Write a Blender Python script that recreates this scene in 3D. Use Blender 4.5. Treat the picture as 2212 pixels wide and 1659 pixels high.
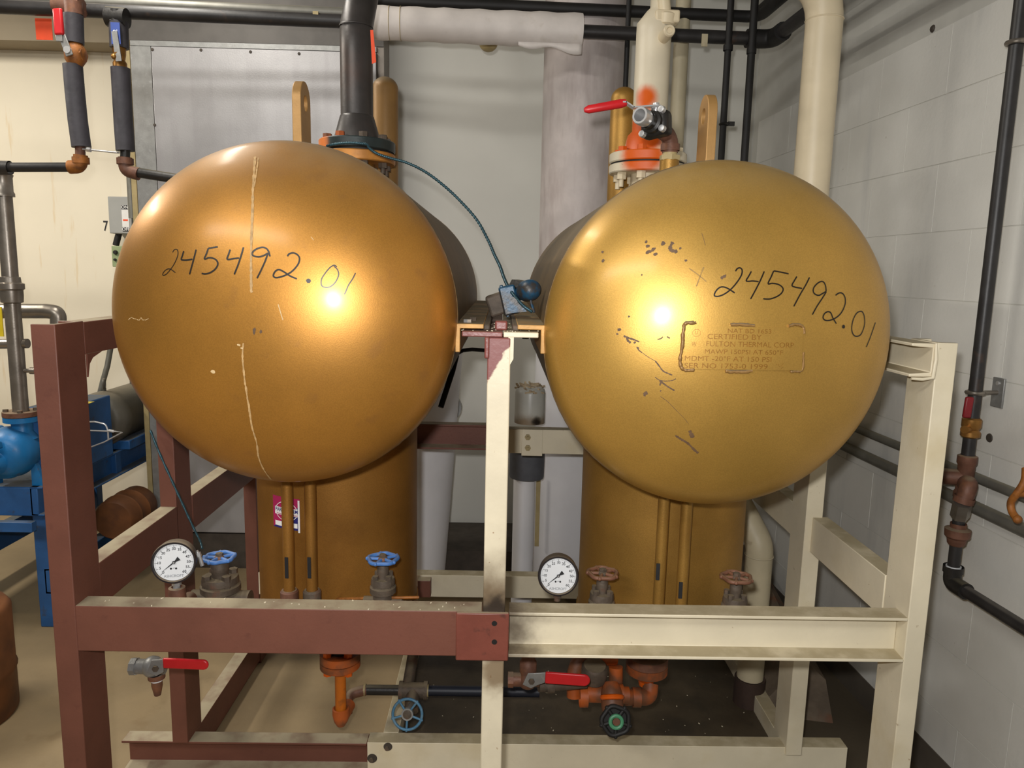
import bpy, math, random
from mathutils import Vector as V, Matrix, noise as mnoise
random.seed(7)
for o in list(bpy.data.objects): bpy.data.objects.remove(o)
SC = bpy.context.scene
COL = SC.collection
PI = math.pi

# ---------------------------------------------------------------- camera
IW, IH, FPX, CAMH = 2212.0, 1659.0, 1595.0, 1.5
CX, CY = IW/2, IH/2
_vy = V((1084-CX, -(585.5-CY), -FPX)).normalized()
_vz = -V((-230, -10400, -FPX)).normalized()
_vz = (_vz - _vy*_vz.dot(_vy)).normalized()
_vx = _vy.cross(_vz)
ROT = Matrix((_vx, _vy, _vz))            # camera -> world
CAM = V((0, 0, CAMH))
cd = bpy.data.cameras.new('camera'); cam = bpy.data.objects.new('camera', cd); COL.objects.link(cam)
cd.sensor_fit = 'HORIZONTAL'; cd.sensor_width = 36.0; cd.lens = 36.0*FPX/IW
cd.clip_start = 0.01; cd.clip_end = 60
cam.matrix_world = Matrix.Translation(CAM) @ ROT.to_4x4()
SC.camera = cam

# ---------------------------------------------------------------- light
SC.view_settings.view_transform = 'Standard'; SC.view_settings.look = 'None'
SC.view_settings.exposure = 0.4; SC.view_settings.gamma = 1.0; SC.view_settings.use_curve_mapping = False
w = bpy.data.worlds.new('room_air'); SC.world = w; w.use_nodes = True
w.node_tree.nodes['Background'].inputs[0].default_value = (1.0, .95, .87, 1)
w.node_tree.nodes['Background'].inputs[1].default_value = 0.05
def light(name, kind, loc, energy, color=(1,1,1), size=.1, size_y=None, target=None):
    l = bpy.data.lights.new(name, kind); l.energy = energy; l.color = color
    if kind == 'AREA':
        l.size = size
        if size_y: l.shape = 'RECTANGLE'; l.size_y = size_y
    else: l.shadow_soft_size = size
    o = bpy.data.objects.new(name, l); o.location = loc; COL.objects.link(o)
    if target is not None:
        d = V(target)-V(loc); o.rotation_euler = d.to_track_quat('-Z', 'Y').to_euler()
    return o
# the camera's own flash, a hand's breadth from the lens
fl_ = light('camera_flash', 'SPOT', CAM+ROT@V((-.045,.075,.02)), 66, (1,.985,.97), .022, target=CAM+ROT@V((-.045,.075,-3)))
fl_.data.spot_size = math.radians(128); fl_.data.spot_blend = .9     # a compact flash tube fades towards the corners
# ceiling tubes: over the pump bay on the left, along the frame's left side, and across the aisle behind the photographer
light('ceiling_tube_pump_bay', 'AREA', (-3.4, 2.6, 3.1), 64, (1,.94,.83), .25, 1.4)
light('ceiling_tube_left', 'AREA', (-1.45, 2.3, 3.12), 20, (1,.95,.86), .16, 1.3)
light('ceiling_tube_aisle', 'AREA', (-1.7, -1.0, 3.12), 34, (1,.98,.93), 2.0, .22, (-.9,.6,1.2))

# ---------------------------------------------------------------- picking helpers
def ray(px, py): return ROT @ V((px-CX, -(py-CY), -FPX))
def P(px, py, Y):                          # point of the place seen at a pixel, at a given depth
    d = ray(px, py); return CAM + d*(Y/d.y)
def PX_(px, py, X):
    d = ray(px, py); return CAM + d*(X/d.x)
def PZ(px, py, Z):
    d = ray(px, py); return CAM + d*((Z-CAMH)/d.z)
WALLK, WALLX = .045, 1.423                 # right wall: x = WALLX - WALLK*y
def PW(px, py, off=0.0):
    d = ray(px, py); return CAM + d*((WALLX-off)/(d.x+WALLK*d.y))
WDIR = V((-WALLK, 1, 0)).normalized()      # along the right wall, away from the camera
WNRM = V((-1, -WALLK, 0)).normalized()     # out of the right wall, into the room
BDIR = V((1, WALLK, 0)).normalized()       # along the back wall, to the right

# ---------------------------------------------------------------- materials
def lin(c):
    r = []
    for x in c:
        x = x/255.0; r.append(x/12.92 if x <= .04045 else ((x+.055)/1.055)**2.4)
    return (r[0], r[1], r[2], 1)
def M(name, col, rough=.5, metal=0.0, var=.12, scale=9, bump=.0, bscale=60, layers=(), coat=0, spec=.5, fine=0, stretch=None):
    m = bpy.data.materials.new(name); m.use_nodes = True
    nt = m.node_tree; N = nt.nodes; L = nt.links; bs = N['Principled BSDF']
    geo = N.new('ShaderNodeNewGeometry')
    def node(t, **k):
        n = N.new(t)
        for a, b in k.items(): setattr(n, a, b)
        return n
    def nz(sc, detail=4, vec=None, rgh=.55):
        n = node('ShaderNodeTexNoise'); n.inputs['Scale'].default_value = sc; n.inputs['Detail'].default_value = detail
        n.inputs['Roughness'].default_value = rgh
        L.new(vec or geo.outputs['Position'], n.inputs['Vector']); return n.outputs[0]
    def mr(s, a, b, c=0, d=1):
        n = node('ShaderNodeMapRange'); n.clamp = True; n.interpolation_type = 'SMOOTHSTEP'
        L.new(s, n.inputs[0])
        for i, x in zip((1,2,3,4), (a,b,c,d)): n.inputs[i].default_value = x
        return n.outputs[0]
    def mth(op, a, b):
        n = node('ShaderNodeMath', operation=op)
        for i, x in enumerate((a, b)):
            if isinstance(x, (int, float)): n.inputs[i].default_value = x
            else: L.new(x, n.inputs[i])
        return n.outputs[0]
    def mix(f, a, b):
        n = node('ShaderNodeMix', data_type='RGBA')
        for s, x in ((n.inputs[0], f), (n.inputs[6], a), (n.inputs[7], b)):
            if isinstance(x, (int, float, tuple)): s.default_value = x
            else: L.new(x, s)
        return n.outputs[2]
    def stretched(v):
        n = node('ShaderNodeVectorMath', operation='MULTIPLY'); L.new(geo.outputs['Position'], n.inputs[0]); n.inputs[1].default_value = v
        return n.outputs[0]
    c = lin(col)
    lo = tuple(x*(1-var) for x in c[:3])+(1,); hi = tuple(min(1, x*(1+var)) for x in c[:3])+(1,)
    col_s = mix(mr(nz(scale, 5, stretched(stretch) if stretch else None), .3, .7), lo, hi)
    rs = None
    if fine:
        f = mr(nz(420, 2), .3, .7, 1-fine, 1+fine)
        n = node('ShaderNodeVectorMath', operation='SCALE'); L.new(col_s, n.inputs[0]); L.new(f, n.inputs[3]); col_s = n.outputs[0]
    rough_s = None; metal_s = None
    for ly in layers:
        k = ly['m']; st = ly.get('s', 1.0)
        if k == 'up':
            sp = node('ShaderNodeSeparateXYZ'); L.new(geo.outputs['Normal'], sp.inputs[0])
            fac = mr(sp.outputs[2], ly.get('lo', .7), ly.get('hi', .95))
            fac = mth('MULTIPLY', fac, mr(nz(ly.get('sc', 14), 5), ly.get('a', .25), ly.get('b', .6), ly.get('min', .45), 1))
        elif k == 'noise':
            fac = mr(nz(ly['sc'], ly.get('d', 5), stretched(ly['st']) if 'st' in ly else None), ly['lo'], ly['hi'])
        elif k == 'sphere':
            v = node('ShaderNodeVectorMath', operation='DISTANCE'); L.new(geo.outputs['Position'], v.inputs[0]); v.inputs[1].default_value = ly['c']
            d = v.outputs['Value']
            if ly.get('n'):
                d = mth('ADD', d, mth('MULTIPLY', mth('SUBTRACT', nz(ly.get('sc', 20), 5), .5), ly['n']))
            fac = mr(d, ly['r0'], ly['r1'], 1, 0)
        elif k == 'plane':
            v = node('ShaderNodeVectorMath', operation='DOT_PRODUCT'); L.new(geo.outputs['Position'], v.inputs[0]); v.inputs[1].default_value = ly['nrm']
            d = v.outputs['Value']
            if ly.get('n'):
                d = mth('ADD', d, mth('MULTIPLY', mth('SUBTRACT', nz(ly.get('sc', 20), 6), .5), ly['n']))
            fac = mr(d, ly['o']-ly.get('soft', .004), ly['o']+ly.get('soft', .004))
        fac = mth('MULTIPLY', fac, st)
        col_s = mix(fac, col_s, lin(ly['col']))
        if 'metal' in ly:
            metal_s = mth('ADD', metal_s if metal_s is not None else metal, mth('MULTIPLY', fac, ly['metal']-metal))
        if 'rough' in ly:
            rough_s = mth('ADD', rough_s if rough_s is not None else rough, mth('MULTIPLY', fac, ly['rough']-rough))
    L.new(col_s, bs.inputs['Base Color'])
    bs.inputs['Roughness'].default_value = rough; bs.inputs['Metallic'].default_value = metal
    bs.inputs['Specular IOR Level'].default_value = spec
    if metal_s is not None: L.new(metal_s, bs.inputs['Metallic'])
    if rough_s is not None: L.new(rough_s, bs.inputs['Roughness'])
    if coat: bs.inputs['Coat Weight'].default_value = coat; bs.inputs['Coat Roughness'].default_value = .19
    if bump:
        b = node('ShaderNodeBump'); b.inputs['Strength'].default_value = 1; b.inputs['Distance'].default_value = bump
        L.new(nz(bscale, 3), b.inputs['Height']); L.new(b.outputs[0], bs.inputs['Normal'])
    return m
DUST = (176,166,138)
up = lambda s=.8, col=DUST, **k: dict(m='up', col=col, s=s, rough=.85, **k)
MT = {}
MT['gold_l'] = M('gold_paint_brown', (176,124,52), .42, .6, .10, 5, .0001, 420, coat=.2, fine=.07, layers=[
    dict(m='noise', sc=4, lo=.52, hi=.75, col=(160,106,50), s=.45), dict(m='noise', sc=16, lo=.6, hi=.72, col=(140,100,60), s=.2),
    dict(m='up', lo=.30, hi=.95, col=(146,122,90), s=.85, rough=.62, metal=.1, a=.2, b=.65, min=.45, sc=9)])
MT['gold_r'] = M('gold_paint_yellow', (192,150,72), .42, .6, .08, 5, .0001, 420, coat=.2, fine=.07, layers=[
    dict(m='noise', sc=5, lo=.55, hi=.8, col=(184,136,66), s=.4),
    dict(m='up', lo=.35, hi=.98, col=(158,138,100), s=.75, rough=.6, metal=.1, a=.2, b=.65, min=.4, sc=9)])
MT['gold_shell'] = M('gold_paint_sooty_shell', (112,90,58), .5, .3, .2, 6, .0003, 200, layers=[dict(m='noise', sc=10, lo=.45, hi=.7, col=(84,70,50), s=.6, st=(1,.2,2)), dict(m='up', lo=.2, hi=.95, col=(132,122,104), s=.8, rough=.8)])
MT['gold_dull'] = M('gold_paint_dull', (146,110,62), .45, .2, .12, 9, .0003, 200, layers=[up(.8,(120,110,90),lo=.2,hi=.8)])
MT['gold_v'] = M('gold_paint_vessel', (160,112,50), .45, .6, .12, 6, .0003, 260, fine=.08, layers=[dict(m='noise', sc=5, lo=.5, hi=.75, col=(120,76,28), s=.4)])
MT['gold_vr'] = M('gold_paint_vessel_yellow', (166,126,60), .45, .6, .12, 6, .0003, 260, fine=.08, layers=[dict(m='noise', sc=5, lo=.5, hi=.75, col=(128,84,30), s=.4)])
MT['gold_lug'] = M('gold_paint_lug', (184,142,86), .45, .35, .12, 12, .0002, 200)
MT['gold_clip'] = M('gold_paint_clip', (186,142,80), .5, .2, .15, 30, .0003, 200, layers=[up(.95, (120,110,84))])
MT['brown'] = M('brown_primer', (112,68,54), .55, 0, .10, 7, .0004, 120, layers=[dict(m='noise', sc=30, lo=.62, hi=.75, col=(96,56,46), s=.5), up(.85)])
MT['brown_gloss'] = M('brown_gloss_paint', (128,72,66), .3, 0, .1, 12, .0004, 80, layers=[up(.7, (130,112,92))])
BEI = (226,215,188)
MT['beige'] = M('beige_paint', BEI, .45, 0, .06, 6, .0004, 90, layers=[dict(m='noise', sc=60, lo=.70, hi=.76, col=(150,120,80), s=.6),
    dict(m='noise', sc=5, lo=.5, hi=.8, col=(200,180,132), s=.5), up(.85, (158,144,112))])
MT['beige_burn'] = M('beige_paint_scorched', BEI, .45, 0, .06, 6, .0004, 90, layers=[dict(m='noise', sc=60, lo=.70, hi=.76, col=(150,120,80), s=.6), up(.85, (158,144,112)),
    dict(m='sphere', c=(.02,1.49,.73), r0=.03, r1=.12, n=.08, sc=25, col=(70,52,38), s=.85)])
MT['post'] = M('beige_post_overpainted', BEI, .45, 0, .07, 8, .0004, 90, layers=[
    dict(m='noise', sc=70, lo=.69, hi=.74, col=(150,112,70), s=.8),
    dict(m='plane', nrm=(-.9,0,.55), o=.7255, soft=.0025, n=.022, sc=70, col=(134,80,76)),
    dict(m='sphere', c=(0,1.49,.80), r0=.0, r1=.15, n=.09, sc=22, col=(96,72,44), s=.9),
    dict(m='sphere', c=(0,1.49,.775), r0=.02, r1=.06, n=.05, sc=40, col=(40,32,28), s=.9),
    dict(m='sphere', c=(.01,1.49,.64), r0=.02, r1=.07, n=.05, sc=30, col=(110,84,52), s=.8)])
MT['brown_end'] = M('brown_paint_end_plate', (122,66,54), .45, 0, .12, 12, .0005, 90, layers=[
    dict(m='noise', sc=28, lo=.6, hi=.72, col=(70,48,42), s=.7), dict(m='noise', sc=60, lo=.7, hi=.74, col=(176,110,60), s=.8), up(.7)])
MT['black'] = M('black_pipe_paint', (44,42,42), .42, 0, .2, 20, .0003, 90, layers=[up(.55, (118,112,104)), dict(m='noise', sc=18, lo=.62, hi=.75, col=(84,62,50), s=.5)])
MT['blackmatt'] = M('black_pipe_dark', (24,22,21), .6, 0, .2, 20, layers=[up(.3, (70,66,60))])
MT['vent'] = M('dark_vent_pipe', (66,62,60), .38, .3, .2, 12, .0003, 90, layers=[dict(m='noise', sc=7, lo=.5, hi=.75, col=(92,66,54), s=.5), up(.5, (130,110,96))])
MT['steel'] = M('pipe_steel', (150,142,132), .35, .75, .15, 14, .0003, 90)
MT['galv'] = M('galvanised_steel', (150,150,148), .45, .45, .10, 30, .0004, 180, layers=[dict(m='noise', sc=3, lo=.45, hi=.7, col=(120,116,110), s=.4), dict(m='noise', sc=50, lo=.6, hi=.7, col=(176,176,176), s=.35)])
MT['chrome'] = M('bright_steel', (215,215,215), .3, .65, .05, 30)
MT['malleable'] = M('rusty_fitting', (112,76,60), .55, .15, .25, 30, .0006, 120, layers=[dict(m='noise', sc=26, lo=.5, hi=.7, col=(140,92,60), s=.6), up(.4)])
MT['rust'] = M('orange_rust_fitting', (150,92,36), .6, .1, .25, 35, .0006, 120, layers=[dict(m='noise', sc=40, lo=.5, hi=.7, col=(96,58,30), s=.7)])
MT['iron'] = M('dirty_cast_iron', (92,80,68), .65, .2, .25, 30, .001, 120, layers=[up(.6, (140,126,100)), dict(m='noise', sc=30, lo=.55, hi=.7, col=(110,74,58), s=.6)])
MT['darkiron'] = M('dark_valve_body', (48,46,44), .4, .3, .2, 30, .0006, 90, layers=[up(.3)])
MT['red'] = M('red_vinyl_grip', (206,34,40), .38, 0, .06, 20)
MT['orange'] = M('orange_spray_paint', (216,92,10), .42, 0, .08, 14, .0003, 80)
MT['orange_pipe'] = M('orange_pipe_paint', (198,106,22), .5, 0, .12, 18, .0003, 80, layers=[dict(m='noise', sc=20, lo=.58, hi=.72, col=(130,76,34), s=.6)])
MT['orange_d'] = M('orange_paint_dirty', (188,92,34), .55, 0, .2, 22, .0005, 90, layers=[dict(m='noise', sc=11, lo=.36, hi=.56, col=(96,66,46), s=.9)])
MT['orange_tag'] = M('orange_tag', (246,84,40), .6, 0, .05, 20)
MT['cream'] = M('cream_pipe_paint', (224,208,176), .4, 0, .05, 8, .0003, 60, layers=[dict(m='noise', sc=40, lo=.69, hi=.74, col=(150,120,90), s=.5), up(.5, (176,164,140))])
MT['cream_d'] = M('cream_pipe_dusty', (196,184,154), .5, 0, .08, 9, .0003, 60, layers=[dict(m='noise', sc=20, lo=.62, hi=.72, col=(150,130,100), s=.5)])
MT['white_jacket'] = M('white_jacket', (238,237,240), .5, 0, .04, 5, .0003, 20)
MT['white_wrap'] = M('white_paper_wrap', (224,216,210), .55, 0, .05, 14, .0008, 25, layers=[dict(m='noise', sc=12, lo=.6, hi=.75, col=(190,178,160), s=.4)])
MT['duct'] = M('dusty_duct', (200,190,186), .6, .15, .10, 8, .0004, 60, layers=[dict(m='noise', sc=6, lo=.45, hi=.7, col=(172,158,154), s=.6, st=(3,3,.7)), dict(m='noise', sc=16, lo=.6, hi=.75, col=(190,182,176), s=.5)])
MT['blue_wheel'] = M('blue_handwheel', (74,122,190), .45, 0, .12, 40, layers=[up(.35, (150,150,150)), dict(m='noise', sc=70, lo=.62, hi=.7, col=(140,140,140), s=.5)])
MT['blue_wheel_d'] = M('blue_handwheel_worn', (76,124,156), .5, .1, .12, 40, layers=[dict(m='noise', sc=60, lo=.5, hi=.65, col=(120,148,164), s=.5)])
MT['brown_wheel'] = M('brown_handwheel', (122,82,62), .55, .1, .15, 40, .0005, 90, layers=[up(.45, (150,128,98))])
MT['green'] = M('green_hub', (72,138,100), .5, 0, .1, 50)
MT['blue_pump'] = M('blue_pump_paint', (26,112,172), .4, 0, .1, 14, .0006, 60, layers=[dict(m='noise', sc=26, lo=.63, hi=.7, col=(96,90,86), s=.5), up(.3, (110,130,140))])
MT['blue_base'] = M('blue_base_paint', (40,92,150), .45, 0, .12, 14, .0005, 60, layers=[up(.85, (104,104,92)), dict(m='noise', sc=18, lo=.6, hi=.72, col=(60,64,72), s=.6)])
MT['blue_switch'] = M('blue_switch_paint', (30,70,96), .4, .1, .15, 50, .0006, 120, layers=[dict(m='noise', sc=34, lo=.42, hi=.58, col=(60,52,42), s=.9)])
MT['motor'] = M('grey_motor_paint', (96,92,82), .5, .1, .12, 14, .0005, 60, layers=[up(.6, (140,130,110))])
MT['wood'] = M('rusty_brown_barrel', (112,68,34), .6, 0, .25, 8, layers=[dict(m='noise', sc=10, lo=.5, hi=.7, col=(82,48,28), s=.7)])
MT['teal'] = M('armoured_capillary', (58,88,98), .35, .5, .15, 90)
MT['conduit'] = M('grey_conduit', (124,122,114), .45, .4, .1, 20, layers=[up(.4)])
MT['ctan'] = M('tan_pipe', (170,152,108), .5, 0, .1, 20)
MT['insul'] = M('black_foam_insulation', (62,60,66), .6, 0, .18, 16, .0008, 60, layers=[dict(m='noise', sc=9, lo=.5, hi=.7, col=(92,90,96), s=.6)])
MT['rubber'] = M('black_rubber_sleeve', (92,94,100), .6, 0, .12, 20, .0006, 50)
MT['ink'] = M('black_marker_ink', (30,22,14), .35, 0, .1, 90)
MT['chip'] = M('bare_paint_chip', (96,72,50), .6, 0, .2, 90)
MT['scratch'] = M('pale_scratch', (206,178,132), .6, 0, .1, 90)
MT['drip'] = M('pale_drip_residue', (180,146,98), .6, 0, .2, 120)
MT['dialwhite'] = M('white_enamel', (232,234,236), .4, 0, .02, 20)
MT['print'] = M('black_print', (34,34,36), .5, 0, .05, 50)
MT['greyprint'] = M('grey_print', (150,152,156), .5, 0, .05, 50)
MT['whiteprint'] = M('white_print', (236,234,230), .5, 0, .02, 50)
MT['gcase'] = M('gauge_case_black', (40,34,34), .35, .1, .15, 30, layers=[up(.8, (156,140,118), lo=.3, hi=.8)])
MT['magenta'] = M('magenta_print', (170,34,86), .5, 0, .04, 30)
MT['navy'] = M('navy_print', (38,38,108), .5, 0, .04, 30)
MT['elecgrey'] = M('grey_enclosure_paint', (164,164,160), .5, 0, .04, 12)
MT['elecgreen'] = M('green_enclosure_paint', (150,164,122), .5, 0, .08, 20)
MT['yellow'] = M('yellow_paint', (222,196,40), .5, 0, .08, 20)
MT['dull_dark'] = M('dull_dark_metal', (70,62,54), .7, 0, .2, 20)  # plain dark tone; on the box at the back it stands for shade
MT['brass'] = M('dirty_brass', (160,116,60), .4, .7, .15, 40)
MT['block'] = M('painted_block', (226,224,217), .55, 0, .05, 3, .0006, 70, layers=[
    dict(m='noise', sc=1.6, lo=.45, hi=.72, col=(206,203,193), s=.55), dict(m='noise', sc=4, lo=.55, hi=.75, col=(188,188,186), s=.45, st=(1,1.6,.25)),
    dict(m='noise', sc=26, lo=.72, hi=.77, col=(140,124,96), s=.5)])
MT['mortar'] = M('painted_mortar', (206,204,196), .6, 0, .04, 8)
MT['wall'] = M('painted_wall_grey', (224,222,213), .6, 0, .03, 2, .0003, 60)
MT['wall_cream'] = M('painted_wall_cream', (236,226,204), .6, 0, .03, 2, .0003, 60, layers=[dict(m='noise', sc=4, lo=.62, hi=.72, col=(214,180,118), s=.35, st=(5,1,.5)), dict(m='noise', sc=40, lo=.74, hi=.78, col=(160,120,70), s=.5)])
MT['base'] = M('brown_vinyl_base', (92,84,74), .6, 0, .1, 10)
MT['floor'] = M('worn_concrete', (142,123,92), .6, 0, .14, 3, .0006, 60, layers=[
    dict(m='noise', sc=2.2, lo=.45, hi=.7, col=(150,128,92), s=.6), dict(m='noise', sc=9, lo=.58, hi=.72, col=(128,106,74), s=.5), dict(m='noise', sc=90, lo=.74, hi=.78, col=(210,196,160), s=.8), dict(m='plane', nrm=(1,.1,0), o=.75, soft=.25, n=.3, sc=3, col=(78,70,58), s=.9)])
MT['pan'] = M('oily_drip_pan', (70,60,46), .5, 0, .25, 9, .0008, 60, layers=[dict(m='noise', sc=6, lo=.5, hi=.7, col=(48,42,34), s=.7), dict(m='noise', sc=120, lo=.74, hi=.78, col=(180,166,140), s=.8)])
MT['concrete_d'] = M('dark_rusty_concrete', (110,96,80), .8, 0, .25, 12, .002, 40, layers=[dict(m='noise', sc=10, lo=.5, hi=.66, col=(124,76,50), s=.6)])
MT['ceil'] = M('ceiling_paint', (150,146,136), .8, 0, .06, 4)
MT['fluff'] = M('torn_fibre_insulation', (186,166,136), .9, 0, .25, 40, .003, 70)
MT['crumb'] = M('pale_grit', (214,204,178), .8, 0, .2, 60)
MT['dot'] = M('blue_band_paint', (24,29,42), .5, 0, .1, 20)
# ---------------------------------------------------------------- mesh helpers
def basis(ax):
    ax = V(ax).normalized(); t = V((0,0,1)) if abs(ax.z) < .9 else V((1,0,0))
    u = ax.cross(t).normalized(); return u, ax.cross(u).normalized(), ax
class G:
    def __init__(s): s.v = []; s.f = []
    def add(s, vs, fs):
        k = len(s.v); s.v += [V(x) for x in vs]; s.f += [tuple(i+k for i in f) for f in fs]; return s
    def box(s, a, b):
        x0,x1 = sorted((a[0],b[0])); y0,y1 = sorted((a[1],b[1])); z0,z1 = sorted((a[2],b[2]))
        return s.add([(x0,y0,z0),(x1,y0,z0),(x1,y1,z0),(x0,y1,z0),(x0,y0,z1),(x1,y0,z1),(x1,y1,z1),(x0,y1,z1)],
                     [(0,3,2,1),(4,5,6,7),(0,1,5,4),(1,2,6,5),(2,3,7,6),(3,0,4,7)])
    def obox(s, c, u, v, w_, hu, hv, hw):   # oriented box: centre, three axes, half sizes
        c = V(c); u = V(u).normalized()*hu; v = V(v).normalized()*hv; w_ = V(w_).normalized()*hw
        vs = [c+u*a+v*b+w_*d for d in (-1,1) for a,b in ((-1,-1),(1,-1),(1,1),(-1,1))]
        fl = u.cross(v).dot(w_) < 0
        fs = [(0,3,2,1),(4,5,6,7),(0,1,5,4),(1,2,6,5),(2,3,7,6),(3,0,4,7)]
        return s.add(vs, [tuple(reversed(f)) for f in fs] if fl else fs)
    def lathe(s, prof, o, ax, n=32, a0=0):  # prof: (radius, distance along axis)
        o = V(o); u, v, ax = basis(ax); k = len(s.v); rows = []
        for r, t in prof:
            if r < 1e-6: rows.append([len(s.v)]); s.v.append(o+ax*t)
            else:
                rows.append(list(range(len(s.v), len(s.v)+n)))
                s.v += [o+ax*t+(u*math.cos(a0+2*PI*i/n)+v*math.sin(a0+2*PI*i/n))*r for i in range(n)]
        for a, b in zip(rows, rows[1:]):
            for i in range(n):
                j = (i+1) % n
                if len(a) == 1 and len(b) == 1: continue
                if len(a) == 1: s.f.append((a[0], b[j], b[i]))
                elif len(b) == 1: s.f.append((a[i], a[j], b[0]))
                else: s.f.append((a[i], a[j], b[j], b[i]))
        return s
    def cyl(s, a, b, r, r2=None, n=20, a0=0):
        a = V(a); b = V(b); L = (b-a).length; r2 = r if r2 is None else r2
        return s.lathe([(0,0),(r,0),(r2,L),(0,L)], a, b-a, n, a0)
    def hexn(s, a, b, r): return s.cyl(a, b, r, n=6)
    def ball(s, c, r, n=14, sz=1.0, ax=(0,0,1)):
        return s.lathe([(r*math.sin(PI*i/8), -r*sz*math.cos(PI*i/8)) for i in range(9)], c, ax, n)
    def torus(s, c, ax, R, r, n=36, m=8, wob=None):
        c = V(c); u, v, ax = basis(ax); k = len(s.v)
        for i in range(n):
            a = 2*PI*i/n; d = u*math.cos(a)+v*math.sin(a); RR = R+(wob(a) if wob else 0)
            for j in range(m):
                b = 2*PI*j/m; s.v.append(c+d*(RR+r*math.cos(b))+ax*(r*math.sin(b)))
        for i in range(n):
            for j in range(m):
                s.f.append((k+i*m+j, k+((i+1)%n)*m+j, k+((i+1)%n)*m+(j+1)%m, k+i*m+(j+1)%m))
        return s
    def tube(s, pts, r, n=12, fil=0, seg=7, cap=True):
        pts = [V(p) for p in pts]
        if fil:
            q = [pts[0]]
            for a, b, c in zip(pts, pts[1:], pts[2:]):
                d1 = (a-b); d2 = (c-b); ang = d1.angle(d2)
                if ang > PI-.02: q.append(b); continue
                t = min(fil/math.tan(ang/2), d1.length*.49, d2.length*.49); p1 = b+d1.normalized()*t; p2 = b+d2.normalized()*t
                for i in range(seg+1):
                    h = i/seg; q.append(p1*(1-h)**2+b*2*h*(1-h)+p2*h*h)
            q.append(pts[-1]); pts = q
        rr = r if isinstance(r, (list, tuple)) else [r]*len(pts)
        d = [(pts[min(i+1, len(pts)-1)]-pts[max(i-1, 0)]).normalized() for i in range(len(pts))]
        u, v, _ = basis(d[0]); k = len(s.v)
        for i, p in enumerate(pts):
            if i:
                q = d[i-1].rotation_difference(d[i]); u = q@u
            v = d[i].cross(u)
            for j in range(n): s.v.append(p+(u*math.cos(2*PI*j/n)+v*math.sin(2*PI*j/n))*rr[i])
        for i in range(len(pts)-1):
            for j in range(n):
                s.f.append((k+i*n+j, k+i*n+(j+1)%n, k+(i+1)*n+(j+1)%n, k+(i+1)*n+j))
        if cap:
            s.f.append(tuple(k+j for j in reversed(range(n)))); e = k+(len(pts)-1)*n; s.f.append(tuple(e+j for j in range(n)))
        return s
    def prism(s, poly, o, u, v, depth):     # polygon in (u,v), extruded along u x v
        o = V(o); u = V(u).normalized(); v = V(v).normalized(); wv = u.cross(v)*depth; n = len(poly); k = len(s.v)
        for h in (0, 1): s.v += [o+u*a+v*b+wv*h for a, b in poly]
        s.f.append(tuple(k+i for i in reversed(range(n)))); s.f.append(tuple(k+n+i for i in range(n)))
        for i in range(n): s.f.append((k+i, k+(i+1)%n, k+n+(i+1)%n, k+n+i))
        return s
    def ringprism(s, outer, inner, o, u, v, depth):   # plate with one hole; outer and inner have equal counts
        o = V(o); u = V(u).normalized(); v = V(v).normalized(); wv = u.cross(v)*depth; n = len(outer); k = len(s.v)
        for h in (0, 1):
            s.v += [o+u*a+v*b+wv*h for a, b in outer]; s.v += [o+u*a+v*b+wv*h for a, b in inner]
        A = lambda i: k+i % n; B = lambda i: k+n+i % n; C_ = lambda i: k+2*n+i % n; D = lambda i: k+3*n+i % n
        for i in range(n):
            s.f += [(A(i), B(i), B(i+1), A(i+1)), (C_(i), C_(i+1), D(i+1), D(i)), (A(i), A(i+1), C_(i+1), C_(i)), (B(i), D(i), D(i+1), B(i+1))]
        return s
def chan(a, b, web, fl, opendir, depthdir, t=.008, ft=.009):
    """C-channel from a to b. a,b: the middle of the web's outer face; web: height along depthdir; fl: flange length towards opendir."""
    a = V(a); b = V(b); o = V(opendir).normalized(); d = V(depthdir).normalized(); h = web/2
    poly = [(0,-h),(fl,-h),(fl,-h+ft*.8),(t,-h+ft*1.2),(t,h-ft*1.2),(fl,h-ft*.8),(fl,h),(0,h)]
    g = G(); ax = (b-a); k = 0; n = len(poly)
    for p in (a, b): g.v += [p+o*x+d*y for x, y in poly]
    s = 1 if o.cross(d).dot(ax) > 0 else -1
    def F(f): g.f.append(tuple(f) if s > 0 else tuple(reversed(f)))
    for base, rev in ((0, True), (n, False)):
        for q in ((0,1,2,3),(0,3,4,7),(4,5,6,7)):
            F([base+i for i in (reversed(q) if rev else q)])
    for i in range(n): F((i, (i+1)%n, n+(i+1)%n, n+i))
    return g
ORIG = {}
def org(o): return ORIG.get(o.name, V((0,0,0)))
def mesh_obj(name, g, mat, at, sharp=38, bevel=0):
    me = bpy.data.meshes.new(name); me.from_pydata([v-at for v in g.v], [], g.f); me.update()
    me.polygons.foreach_set('use_smooth', [True]*len(me.polygons))
    me.set_sharp_from_angle(angle=math.radians(sharp))
    me.materials.append(MT[mat] if isinstance(mat, str) else mat)
    o = bpy.data.objects.new(name, me); COL.objects.link(o)
    if bevel:
        b = o.modifiers.new('edge', 'BEVEL'); b.width = bevel; b.segments = 2; b.limit_method = 'ANGLE'; b.angle_limit = math.radians(50)
        b.harden_normals = False
    return o
def centre(g):
    lo = V((min(v.x for v in g.v), min(v.y for v in g.v), min(v.z for v in g.v))); hi = V((max(v.x for v in g.v), max(v.y for v in g.v), max(v.z for v in g.v)))
    return lo, hi
def root(name, loc, label, cat, group=None):
    o = bpy.data.objects.new(name, None); COL.objects.link(o); o.location = loc; o.empty_display_size = .1
    ORIG[o.name] = V(loc); o['label'] = label; o['category'] = cat
    if group: o['group'] = group
    return o
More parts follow.
